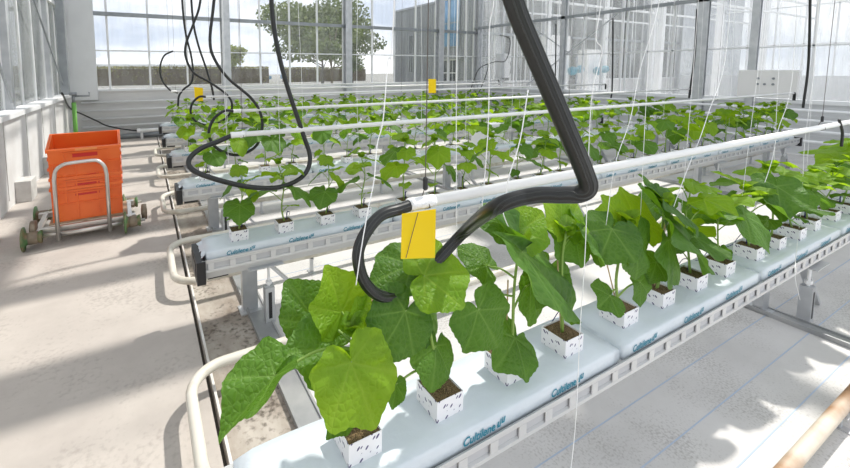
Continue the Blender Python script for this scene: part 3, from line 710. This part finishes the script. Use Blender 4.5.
for (x, y0, y1, Y, lab) in ((804, 2, 108, 2.53, 'black hose rising at the far end of the second pipe'), (690, 9, 98, 4.13, 'black hose rising beside the steel post on the right'), (612, 18, 98, 5.85, 'black hose rising at the far end of the fourth pipe'), (555, 24, 92, 7.5, 'black hose rising at the far end of the fifth pipe')):
    d = 4 if x > 680 else 0
    dx = 7 if x > 680 else 1
    hose([atY(x+dx, y0-60 if x > 800 else y0, Y), atY(x+dx*.7, (y0+y1)/2, Y), atY(x, y1-8, Y), atY(x-1, y1, Y)], .017, lab)
for (pts, Y, lab) in (([(500, 35), (510, 40), (506, 60), (494, 62), (480, 68), (474, 80), (470, 92)], 9.6, 'black cable drooping in an arc by the back right corner'), ([(489, 62), (486, 75), (480, 90), (476, 97)], 9.9, 'thin black cable hanging left of the corner post'), ([(506, 52), (511, 66), (508, 78), (502, 82)], 10.2, 'short black cable loop in the back right corner')):
    hose([atY(x, y, Y) for x, y in pts], .014, lab)
hose([atX(62, 93, -1.3), atY(70, 108, 10.5), atY(84, 115, 10.7), atY(97, 121, 10.8), atY(108, 126, 10.9), atY(130, 130, 11.0), atY(160, 132, 11.05)], .016, 'black cable sagging along the back wall from the left corner')
hose([atY(837, 118, .93)+V((0, -.01, -.01)), atY(838, 132, .93)+V((0, -.02, 0)), atY(837, 146, .93)+V((0, -.02, 0)), ], .008, 'short black hanger strap on the nearest pipe at the right')

for x in (.9, 9.9):
    struct(MB().tube([(x, -2, 4.2), (x, YB-.3, 4.2)], .03, 10).obj('ceiling', M['galv'], None, True))
for y in PY: struct(MB().tube([(-1.4, y, 4.2), (XR, y, 4.2)], .006, 6).obj('ceiling', M['galv']))
# yellow cards
def card(name, pl, lab, thick=.0012):
    b = MB(); a, b_, c, d = pl; n = (b_-a).cross(d-a).normalized()*thick
    vs = [p for p in (a, b_, c, d)]+[p+n for p in (a, b_, c, d)]
    b.add(vs, [(3, 2, 1, 0), (4, 5, 6, 7), (0, 1, 5, 4), (1, 2, 6, 5), (2, 3, 7, 6), (3, 0, 4, 7)])
    o = b.obj('sticky_card', M['yellow']); return tag(o, lab, 'sticky card', 'yellow sticky cards')
c1 = card('', [atY(402, 214, .905), atY(436, 209, .905), atY(435, 258, .90), atY(401, 259, .90)], 'large yellow sticky card hanging under the nearest pipe end')
b = MB(); b.tube([atY(418, 213, .903), atY(412, 235, .899), atY(406, 258, .897)], .0010, 5); b.obj('string', M['wire'], c1)
card('', [atY(428.5, 79, 4.1), atY(436, 79, 4.1), atY(436, 93, 4.1), atY(428.5, 93, 4.1)], 'small yellow sticky card hanging on a wire above the far plants')
card('', [atY(194, 87, 6.2), atY(203, 88, 6.2), atY(203, 101, 6.2), atY(195, 101, 6.2)], 'small yellow sticky card among the hoses at the left row ends')

# ------------------------------------------------------------------ hanging strings
def string(pts, r, lab): return tag(MB().tube(smooth_pts(pts, 5), r, 5).obj('support_string', M['string'], None, True), lab, 'string', 'white support strings')
string([atY(400, -120, .93), atY(392, 45, .92), atY(388, 60, .92), atY(383, 120, .91), atY(377, 145, .91), atY(374, 180, .90), atY(368, 210, .89), atY(361, 250, .89), atY(356, 285, .90)], .0016, 'white string crossing in front of the hose loop at the nearest pipe end')
string([atY(602, -60, .74), atY(601, 0, .74), atY(596, 38, .74), atY(602, 52, .74), atY(592, 95, .74), atY(588, 170, .74), atY(585, 255, .73), atY(580, 330, .72), atY(577, 400, .71), atY(574, 440, .71), atY(571, 468, .70), atY(570, 480, .7)], .0012, 'long white string hanging in front of the slab to the bottom edge')
string([atY(498, -60, .93), atY(494, 0, .92), atY(490, 22, .92), atY(489, 45, .92), atY(489, 90, .92), atY(488, 130, .92), atY(484, 185, .93), atY(480, 225, .93)], .0015, 'white string just left of the slanting black hose')
string([atY(528, 90, .86), atY(520, 140, .86), atY(509, 176, .86), atY(506, 195, .87), atY(503, 212, .88), atY(512, 235, .92)], .0018, 'white string looped around the black hose above the plants')
string([atY(735, -60, .95), atY(725, 60, .95), atY(709, 111, .95), atY(700, 138, .95), atY(689, 165, .94), atY(676, 200, .93), atY(664, 235, .93)], .0016, 'white slack string left of the steel post on the right')
string([atY(668, -40, .93), atY(655, 20, .93), atY(640, 70, .93), atY(630, 120, .93), atY(615, 165, .93), atY(606, 225, .93)], .0014, 'white slack string right of the slanting hose bend')
string([atY(800, -60, .95), atY(792, 80, .95), atY(778, 130, .95), atY(772, 160, .94), atY(762, 190, .94), atY(752, 215, .94)], .0016, 'white slack string over the plants near the right edge')
string([atY(822, -60, .95), atY(815, 60, .95), atY(805, 140, .95), atY(803, 175, .94), atY(800, 220, .93), atY(795, 270, .74), atY(800, 300, .72)], .0014, 'white string reaching the slab edge near the right side')
rs = random.Random(5)
cnt = 0
for ri, xs in ((0, [.85, 1.9, 2.3, 2.9, 3.3, 3.9]), (1, [.48, .76, 1.4, 1.95, 2.35, 2.9, 3.5, 4.1, 4.8, 5.5, 6.3, 7.2, 8.1]), (2, [.7, 1.5, 2.4, 3.6, 4.9, 6.4, 8.0])):
    for j, x in enumerate(xs):
        y = PY[ri]+rs.uniform(.02, .05); zb = .9 if ri == 0 else .75
        a = V((x+rs.uniform(-.05, .05), y+rs.uniform(-.05, .05), 4.2)); c = V((x+rs.uniform(-.03, .03), y, zb)); md = (a*.45+c*.55)+V((rs.uniform(-.03, .03), rs.uniform(-.02, .02), 0))
        string([a, (a+md)/2, md, (md+c)/2+V((rs.uniform(-.015, .015), 0, 0)), c], .0011+.0003*ri, 'thin white string hanging straight over the %s, %s from the path' % (PN[ri], ORD[j]))

# ------------------------------------------------------------------ heating pipe rails on the floor
def urail(ya, yb, z, idx, lab, m_='rail', x0=.125, x1=9.9):
    t = empty('heating_pipe_rail', (x0, (ya+yb)/2, BED), lab, 'pipe rail', 'floor heating pipe rails')
    h = (yb-ya)/2; R = .17; pts = [(x1-x0, -h, z), (x1*.5, -h, z), (R, -h, z)]
    pts += [(R-R*math.sin(a), -h+R-R*math.cos(a), z) for a in [PI/2*i/8 for i in range(1, 9)]]
    pts += [(0, 0, z)]+[(R-R*math.cos(a), h-R+R*math.sin(a), z) for a in [PI/2*i/8 for i in range(0, 9)]]
    pts += [(x1*.5, h, z), (x1-x0, h, z)]
    b = MB(); b.tube(pts, .0255, 14); b.obj('tube', M[m_], t, True)
    for x in (1.0, 2.6, 4.2, 5.8, 7.4, 9.0):
        for s in (-1, 1):
            b = MB(); b.box(x-.02, s*h-.05, 0, x+.02, s*h+.05, .006); b.box(x-.012, s*h-.012, .006, x+.012, s*h+.012, z-.022); b.box(x-.012, s*h-.03, z-.03, x+.012, s*h+.03, z-.024)
            b.obj('rail_foot', M['galv'], t)
zr = .15
urail(-.24, .50, .085, 0, 'rust stained pipe rail on the ground in front of the nearest gutter', 'rust')
urail(1.32, 2.02, zr, 1, 'worn white pipe rail with rounded end between the first two gutters')
for i, (ya, yb) in enumerate(((2.93, 3.70), (4.50, 5.26), (6.10, 6.86), (7.70, 8.46))):
    urail(ya, yb, zr, i+2, 'worn white pipe rail with rounded end, %s from the front' % ORD[i+2])

# ------------------------------------------------------------------ wall heating pipes
for i, (z, r) in enumerate(((.87, .022), (.68, .022), (.48, .025), (.30, .028))):
    b = MB(); b.tube([(-1.3, YB-.09-.03*(i % 2), z), (XR-.25, YB-.09-.03*(i % 2), z)], r, 10)
    tag(b.obj('wall_heating_pipe', M['white'], None, True), 'white heating pipe along the back wall, %s from the top' % ORD[i], 'pipe', 'heating pipes on the back wall')
for i, z in enumerate((.84, .66, .47, .28)):
    b = MB(); b.tube([(XR-.14, -1, z), (XR-.14, YB-.35, z)], .025, 10)
    tag(b.obj('wall_heating_pipe', M['white'], None, True), 'white heating pipe along the right wall, %s from the top' % ORD[i], 'pipe', 'heating pipes on the right wall')
t = empty('supply_pipe', (-.15, YB-.5, 0), 'pale pipe end lying low in front of the back wall', 'pipe')
b = MB(); b.tube([(0, 0, .2), (1.2, 0, .2)], .045, 12); b.obj('tube', M['white'], t, True)
b = MB(); b.lathe([(.03, 0), (.055, .01), (.055, .06), (.048, .07)], (-.05, 0, .2), (1, 0, 0), 12); b.obj('end_cap', M['white'], t, True)
for x in (.05, .9):
    b = MB(); b.box(x-.03, -.04, 0, x+.03, .04, .16); b.obj('foot', M['galv'], t)
t = empty('floor_pipe', (-1.0, YB-.3, 0), 'dark pipe on the floor along the back wall behind the crates', 'pipe')
b = MB(); b.tube([(0, 0, .06), (3.4, 0, .06)], .06, 10); b.obj('tube', M['dgalv'], t, True)
t = empty('riser_pipe', (-1.31, 10.1, 0), 'green pipe standing in the left corner with a tap on top', 'pipe')
b = MB(); b.tube([(0, 0, 0), (0, 0, .95)], .04, 10); b.obj('tube', M['greenpipe'], t, True)
b = MB(); b.tube([(0, 0, .95), (0, 0, 1.12)], .03, 8); b.tube([(0, 0, 1.08), (.28, 0, 1.08), (.28, 0, 1.16)], .018, 8); b.box(-.06, -.06, 1.10, .06, .06, 1.16); b.obj('tap', M['dgalv'], t, True)

# ------------------------------------------------------------------ control panel and boxes on the right wall
pa, pb = atX(739, 71, XR-.13), atX(797, 92, XR-.13)
t = empty('control_panel', (XR-.15, (pa.y+pb.y)/2, 1.05), 'white control panel with four knobs on the right wall ledge', 'control panel')
w = abs(pa.y-pb.y)/2; b = MB(); b.box(0, -w, 0, .1, w, .52); b.obj('housing', M['cabinet'], t, bevel=.006)
for sy, sz in ((.12, .36), (-.1, .36), (.12, .25), (-.1, .25), (.02, .25)):
    b = MB(); b.lathe([(.022, 0), (.022, .012)], (-.012, sy, sz), (1, 0, 0), 10); b.obj('knob', M['dgalv'], t)
t = empty('sensor_box', tuple(atY(503, 66, 10.0)), 'pale box hanging beside the corner among black cables', 'box')
b = MB(); b.box(-.22, -.1, -.4, .22, .1, .42); b.obj('housing', M['panel'], t, bevel=.01)
b = MB(); b.box(-.02, -.02, .42, .02, .02, 2.6); b.obj('hanger', M['galv'], t)
t = empty('crate_box', (atY(488, 113, 4.9).x, 4.9, BED), 'white plastic tub standing between the rows behind the plants', 'tub')
b = MB(); b.box(-.22, -.15, 0, .22, .15, .72); b.obj('body', M['white'], t, bevel=.01)
b = MB(); b.box(-.235, -.165, .69, .235, .165, .73); b.obj('rim', M['white'], t, bevel=.004)

# ------------------------------------------------------------------ trolley
tx, ty, tr = -.58, 4.80, math.radians(3)
t = empty('pipe_rail_trolley', (tx, ty, 0), 'steel pipe rail trolley with green flanged wheels under orange crates', 'trolley'); t.rotation_euler = (0, 0, tr)
HL, HG, WR = .40, .33, .10
b = MB()
for s in (-1, 1):
    b.bar((-HL-.02, s*(HG-.08), .135), (HL+.03, s*(HG-.08), .135), .05, .05)
b.bar((-HL+.04, -HG, .135), (-HL+.04, HG, .135), .04, .04); b.bar((HL-.02, -HG, .135), (HL-.02, HG, .135), .04, .04); b.bar((0, -HG+.08, .135), (0, HG-.08, .135), .04, .04)
b.obj('frame', M['chrome'], t, bevel=.004)
b = MB(); b.box(-.28, -.22, .16, .36, .22, .172); b.obj('deck', M['wood'], t)
for sx in (-1, 1):
    for sy in (-1, 1):
        x0 = -HL-.06 if sx < 0 else HL-.07
        b = MB(); b.lathe([(.02, -.008), (.095, -.006), (.108, .0), (.108, .012), (.06, .022), (.052, .035), (.050, .115), (.058, .125), (.058, .14), (.02, .142)], (x0, sy*HG, .108), (1, 0, 0), 22)
        wh = b.obj('wheel', M['green'], t, True)
        b = MB(); b.lathe([(.053, .04), (.056, .045), (.056, .105), (.053, .11)], (x0, sy*HG, .108), (1, 0, 0), 18); b.obj('hub', M['wheel'], wh, True)
for sy in (-1, 1):
    b = MB(); b.tube([(-HL-.08, sy*HG, .108), (HL+.11, sy*HG, .108)], .016, 8); b.obj('axle', M['chrome'], t, True)
for sx, nm in ((-1, 'l'), (1, 'r')):
    b = MB(); b.lathe([(.03, 0), (.075, .006), (.08, .015), (.08, .04), (.075, .05), (.03, .055)], (-HL-.02 if sx < 0 else HL+.08, -.24, .16), (1, 0, 0), 18); b.obj('drive_wheel', M['wheel'], t, True)
hp = [(-.20, -HG-.03, .05), (-.20, -HG-.03, .62), (-.185, -HG-.03, .70), (-.14, -HG-.03, .745), (-.08, -HG-.03, .76), (.10, -HG-.03, .765), (.15, -HG-.03, .75), (.19, -HG-.03, .70), (.205, -HG-.03, .62), (.205, -HG-.03, .06)]
hs = [V(hp[0]), V(hp[1])]+smooth_pts(hp[1:-1], 4)[1:]+[V(hp[-1])]
b = MB(); b.tube(hs, .017, 12); b.bar((-.23, -HG-.0, .10), (.23, -HG-.0, .10), .03, .03); b.obj('push_handle', M['chrome'], t, True)
# crates
def crate_parts(root, top):
    w0, d0, w1, d1, h, th = .285, .185, .30, .20, .33, .012
    b = MB()
    def ring(w, d, z): return [(-w, -d, z), (w, -d, z), (w, d, z), (-w, d, z)]
    vs = ring(w0, d0, 0)+ring(w1-.012, d1-.012, h)+ring(w0-th, d0-th, th)+ring(w1-.012-th, d1-.012-th, h)
    fs = [(3, 2, 1, 0), (8, 9, 10, 11)]
    for i in range(4): j = (i+1) % 4; fs += [(i, j, 4+j, 4+i), (8+j, 8+i, 12+i, 12+j), (4+i, 4+j, 12+j, 12+i)]
    b.add(vs, fs)
    for z, e in ((.10, .004), (.20, .006)):
        pass
    b.obj('shell', M['orange'], root)
    r = MB(); r.box(-w1, -d1, h-.03, w1, -d1+.02, h); r.box(-w1, d1-.02, h-.03, w1, d1, h); r.box(-w1, -d1+.02, h-.03, -w1+.02, d1-.02, h); r.box(w1-.02, -d1+.02, h-.03, w1, d1-.02, h)
    r.obj('rim', M['orange'], root, bevel=.004)
    # raised rib frame around the hand hole on the long sides
    for s in (-1, 1):
        q = MB()
        def yy(z): return s*(d0+(d1-.012-d0)*z/h)
        def plate(x0, x1, z0, z1, out, mi=0):
            q.add([(x0, yy(z0), z0), (x1, yy(z0), z0), (x1, yy(z1), z1), (x0, yy(z1), z1), (x0, yy(z0)+s*out, z0), (x1, yy(z0)+s*out, z0), (x1, yy(z1)+s*out, z1), (x0, yy(z1)+s*out, z1)],
                  [(3, 2, 1, 0), (4, 5, 6, 7), (0, 1, 5, 4), (1, 2, 6, 5), (2, 3, 7, 6), (3, 0, 4, 7)], mi)
        for (x0, x1, z0, z1) in ((-.17, .17, .285, .297), (-.18, -.165, .17, .297), (.165, .18, .17, .297), (-.285, .285, .16, .172), (-.27, -.258, .02, .16), (.258, .27, .02, .16), (-.09, -.08, .02, .16), (.08, .09, .02, .16)): plate(x0, x1, z0, z1, .012)
        q.obj('rib_frame', M['orange'], root)
        q = MB(); plate(-.10, .10, .235, .272, .003, 0); q.obj('hand_hole', M['red'], root)
tz = .172
for i in range(5):
    z = tz+.098*i
    c = empty('plastic_crate', (tx+.035, ty-.0+ (.0), z), ['orange plastic crate at the bottom of the stack on the trolley', 'orange plastic crate second from the bottom of the trolley stack', 'orange plastic crate in the middle of the trolley stack', 'orange plastic crate second from the top of the trolley stack', 'open orange plastic crate on top of the trolley stack'][i], 'crate', 'orange crates stacked on the trolley')
    c.rotation_euler = (0, 0, tr+[0, .015, -.01, .012, .01][i])
    if i == 4: c.rotation_euler.x = .26; c.location.z += .048
    crate_parts(c, i == 4)
    if i == 4:
        b = MB(); b.box(-.075, -.2015, .305, .10, -.2, .328); b.obj('label_plate', M['orange2'], c)

# ------------------------------------------------------------------ second bay beyond the right glass
b = MB(); b.box(XR+.12, -6, -.15, XR+14, YB, -.02); struct(b.obj('floor', M['sheet']))
BX = [13.6, 17.2, 20.8]
for x in BX:
    for y in (10.4, 6.6, 2.4, -1.6):
        struct(MB().box(x-.08, y-.08, 0, x+.08, y+.08, 6).obj('trim_%d' % k, M['alu'])); k += 1
for y in (10.2, 8.2, 6.2, 4.2, 2.2, .2):
    b = MB(); b.bar((XR+.2, y, 3.6), (XR+13.5, y, 3.6), .06); b.bar((XR+.2, y, 4.1), (XR+13.5, y, 4.1), .06)
    struct(b.obj('trim_%d' % k, M['alu'])); k += 1
# far side of that bay: white cladding below, glass above
struct(MB().box(XR+14, -6, 0, XR+14.12, YB, 1.3).obj('wall_right', M['panel']))
fr = MB()
for j in range(20): y = -6+j*.9; fr.box(XR+14, y, 1.3, XR+14.06, y+.05, 6)
for z in (2.6, 4.2): fr.box(XR+14, -6, z, XR+14.06, YB, z+.05)
fo = struct(fr.obj('window_%d' % win, M['alu'])); win += 1
MB().box(XR+14.02, -6, 1.3, XR+14.03, YB, 6).obj('pane', M['glassr'], fo)
# tall white distribution cabinet with two teal valves
va = atY(579, 70, 10.0); vb = atY(604, 70, 10.0)
t = empty('pump_cabinet', (va.x-.5, 10.0, 0), 'tall pale cabinet behind the right glass carrying pipework', 'cabinet')
b = MB(); b.box(-.7, .42, 0, .5, .8, 2.9); b.obj('body', M['cabinet'], t, bevel=.01)
b = MB(); b.box(-.6, .41, .1, -.12, .42, 2.7); b.box(-.08, .41, .1, .42, .42, 2.7); b.obj('door', M['white'], t)
t = empty('pump_cabinet', (vb.x+.2, 10.0, 0), 'wide pale cabinet behind the right glass beside the tall one', 'cabinet')
b = MB(); b.box(-.7, .42, 0, .7, .8, 2.4); b.obj('body', M['cabinet'], t, bevel=.01)
b = MB(); b.box(-.6, .41, .1, .6, .42, 2.2); b.obj('door', M['white'], t)
for p, lab in ((va, 'left of the two teal valves on pipework behind the right glass'), (vb, 'right of the two teal valves on pipework behind the right glass')):
    t = empty('valve', (p.x, 10.1, p.z), lab, 'valve', 'teal valves behind the right glass')
    b = MB(); b.lathe([(.05, -.32), (.17, -.3), (.17, -.22), (.10, -.18), (.12, 0), (.10, .12), (.15, .16), (.15, .28), (.05, .3)], (0, 0, 0), (1, 0, .15), 14); b.obj('body', M['valve'], t, True)
    b = MB(); b.tube([(0, 0, -p.z), (0, 0, .6)], .035, 8); b.obj('pipe', M['dgalv'], t, True)
    b = MB(); b.lathe([(.12, 0), (.12, .02)], (0, -.18, 0), (0, 1, 0), 12); b.obj('hand_wheel', M['valve'], t, True)

# ------------------------------------------------------------------ outdoors
b = MB(); b.box(-80, YB+.15, -.3, 120, 34, -.05); b.box(-80, -30, -.3, -1.75, YB+.15, -.05); o = struct(b.obj('ground_lawn', M['grass']))
struct(MB().box(-80, 34, -.3, 120, 160, -.04).obj('ground_road', M['road']))
def scatter(name, mat_, blobs, n, size, parent=None, seed=1, box=None):
    r = random.Random(seed); vs = []; fs = []
    for i in range(n):
        if box:
            x0, y0, z0, x1, y1, z1 = box; p = V((r.uniform(x0, x1), r.uniform(y0, y1), z0+(z1-z0)*r.random()**.7))
            if r.random() < .3: p.z = z1+r.uniform(-.1, .12)
        else:
            c, R = r.choice(blobs); d = V((r.gauss(0, 1), r.gauss(0, 1), r.gauss(0, 1))).normalized()*(r.random()**.4); p = V(c)+V((d.x*R[0], d.y*R[1], d.z*R[2]))
        a = V((r.gauss(0, 1), r.gauss(0, 1), r.gauss(0, 1))).normalized(); u = a.orthogonal().normalized(); w = a.cross(u); s = size*r.uniform(.6, 1.4); k_ = len(vs)
        vs += [p-u*s*.5, p+w*s*.28, p+u*s*.5, p-w*s*.28]; fs.append((k_, k_+1, k_+2, k_+3))
    m = MB(); m.add(vs, fs); return m.obj(name, mat_, parent)
def hedge(x0, x1, y0, y1, h, lab, seed):
    t = empty('hedge', ((x0+x1)/2, y0, -.05), lab, 'hedge'); cx = (x0+x1)/2; hw = (x1-x0)/2
    MB().box(-hw, .15, 0, hw, y1-y0-.15, h-.15).obj('branches', M['bark'], t)
    scatter('foliage', M['hedge'], None, int(260*(x1-x0)), .22, t, seed, (-hw, -.05, 0, hw, (y1-y0), h))
hl = atZ(86, 84, 0); hedge(-8, 14.5, 52, 53.4, 2.0, 'long brown green hedge beyond the glass on the left', 1)
hedge(17.2, 30, 54, 55.2, 1.95, 'brown green hedge between the big tree and the grey building', 2)
def tree(x, y, h, R, trunk, m_, lab, n, size, seed, off=0):
    t = empty('tree', (x, y, -.05), lab, 'tree'); r = random.Random(seed)
    b = MB(); b.tube([(0, 0, 0), (.05, 0, trunk*.6), (-.05, 0, h*.75)], .17*h/8, 8, 0, True, .05)
    for i in range(6): a = i*1.05; b.tube([(0, 0, trunk*.7+.25*i), (math.cos(a)*R*.5, math.sin(a)*R*.4, trunk+.9+.35*i)], .06, 6, 0, True, .02)
    b.obj('trunk', M['bark'], t, True)
    bl = []
    for i in range(16):
        a = r.uniform(0, 6.3); q = R*r.uniform(.1, .72); z = trunk+(h-trunk)*r.uniform(.22, .82); sh = 1-.45*abs((z-trunk)/(h-trunk)-.45)
        bl.append(((math.cos(a)*q*sh, math.sin(a)*q*sh, z), (R*.40, R*.40, (h-trunk)*.20)))
    scatter('crown', m_, bl, n, size, t, seed)
tree(15.2, 36, 8.3, 7.0, 1.9, M['tree1'], 'large dark green tree beyond the back glass', 15000, .36, 3)
tree(12.2, 27.2, 3.9, 1.2, 2.0, M['tree1'], 'slim young tree with a bare trunk before the large tree', 900, .24, 6)
tree(9.0, 47, 4.6, 1.7, 1.6, M['tree2'], 'small yellow green tree left of the large tree', 1500, .32, 4)
tree(23.6, 46, 3.9, 2.0, 1.0, M['tree1'], 'low bush like tree against the grey building', 1200, .3, 8)
def car(x, y, col, lab, rz=0):
    t = empty('car', (x, y, -.04), lab, 'car', 'cars parked beyond the hedge'); t.rotation_euler = (0, 0, rz)
    prof = [(-2.1, .3), (2.1, .3), (2.15, .75), (1.3, .92), (.7, 1.4), (-1.0, 1.42), (-1.7, .98), (-2.15, .9)]
    MB().prism(prof, 1, -.85, .85).obj('body', col, t, bevel=.05)
    b = MB(); b.prism([(1.12, .95), (.62, 1.34), (-.95, 1.36), (-1.5, .98)], 1, -.865, .865); b.obj('windows', M['dglass'], t)
    for sx in (-1.3, 1.3):
        for sy in (-1, 1): b = MB(); b.lathe([(.32, 0), (.32, .2)], (sx, sy*.88, .32), (0, -sy, 0), 14); b.obj('wheel', M['black'], t, True)
car(20.8, 60, M['carp'], 'blue car parked behind the trunk of the large tree'); car(27.0, 62, M['carw'], 'white car parked right of the large tree'); car(15.0, 61, M['carp'], 'car parked left behind the large tree')
# low glasshouse far away on the left
t = empty('glasshouse', (-4, 72, 0), 'long low pale glasshouse far away behind the hedge', 'building')
b = MB(); b.prism([(0, 0), (8, 0), (8, 2.6), (4, 3.6), (0, 2.6)], 0, -14, 16); b.obj('roof', M['panel'], t)
b = MB()
for j in range(16): b.box(-14+j*2, -.05, 0, -13.9+j*2, 0, 2.6)
b.obj('frame', M['galv'], t)
# grey clad building
bx = 25.3
t = empty('building', (bx, 39, 0), 'grey ribbed metal clad building with tall blue windows', 'building')
b = MB(); b.box(0, -26, 0, 12, 0, 8.05); b.obj('wall', M['clad'], t)
b = MB()
for j in range(86): b.box(-.05, -26+j*.3, 0, 0, -25.93+j*.3, 8.0)
b.obj('cladding_ribs', M['clad'], t)
b = MB(); b.box(-.1, -26.1, 7.95, 12, .1, 8.15); b.obj('roof_edge', M['dgalv'], t)
def bwin(y0, y1, z0, z1, m1, nz, name='window'):
    f = MB(); f.box(-.12, y0-39, z0, -.06, y1-39, z1); w = f.obj(name, m1, t); g = MB()
    for z in [z0+(z1-z0)*i/nz for i in range(nz+1)]: g.box(-.16, y0-39, z-.05, -.12, y1-39, z+.05)
    for y in (y0, (y0+y1)/2, y1): g.box(-.16, y-39-.05, z0, -.12, y-39+.05, z1)
    g.obj('frame', M['dgalv'] if name == 'window' else M['alu'], w)
bwin(28.2, 30.8, 3.7, 8.0, M['bglass'], 2); bwin(28.3, 30.6, .1, 2.5, M['dglass'], 2, 'door')
bwin(24.3, 25.6, 2.4, 7.2, M['dglass'], 3); bwin(35.2, 35.9, 1.3, 5.2, M['dglass'], 2)
MB().box(bx-bx-.4, 27.6-39, 2.55, 0, 31.2-39, 2.75).obj('canopy', M['dgalv'], t)
# pale structure outside the left glass
t = empty('glasshouse', (-14, 9, 0), 'pale neighbouring glasshouse seen through the left glass', 'building')
b = MB(); b.box(-6, -8, 0, 0, 14, 2.2); b.obj('wall', M['panel'], t)
b = MB(); b.prism([(-6, 2.2), (0, 2.2), (-3, 3.6)], 1, -8, 14); b.obj('roof', M['panel'], t)
b = MB()
for j in range(22): b.box(0, -8+j, 0, .06, -7.93+j, 2.2)
b.obj('frame', M['white'], t)

# ------------------------------------------------------------------ light
w = bpy.data.worlds.new('world'); sc.world = w; w.use_nodes = True; N = w.node_tree.nodes; L = w.node_tree.links; bg = N['Background']
tc = N.new('ShaderNodeTexCoord'); mp = N.new('ShaderNodeMapping'); mp.inputs['Scale'].default_value = (1, 1, 3.2); L.new(tc.outputs['Generated'], mp.inputs[0])
n = N.new('ShaderNodeTexNoise'); n.inputs['Scale'].default_value = 2.6; n.inputs['Detail'].default_value = 7; n.inputs['Roughness'].default_value = .55; L.new(mp.outputs[0], n.inputs['Vector'])
r = N.new('ShaderNodeValToRGB'); r.color_ramp.elements[0].position = .36; r.color_ramp.elements[1].position = .60
r.color_ramp.elements[0].color = (.40, .455, .55, 1); r.color_ramp.elements[1].color = (.80, .81, .82, 1); L.new(n.outputs['Fac'], r.inputs['Fac']); L.new(r.outputs['Color'], bg.inputs['Color'])
bg.inputs['Strength'].default_value = 1.36
sd = bpy.data.lights.new('sun', 'SUN'); sd.energy = 3.2; sd.color = (1, .955, .88); sd.angle = math.radians(1.5)
so = bpy.data.objects.new('sun', sd); C.objects.link(so); so.location = (8, 2, 12)
so.rotation_euler = V((.70, .14, 1)).to_track_quat('Z', 'Y').to_euler()
vs_ = sc.view_settings; vs_.view_transform = 'Standard'; vs_.look = 'None'; vs_.exposure = .46; vs_.gamma = 1; vs_.use_curve_mapping = False
sc.cycles.max_bounces = 10; sc.cycles.transparent_max_bounces = 16; sc.cycles.diffuse_bounces = 4
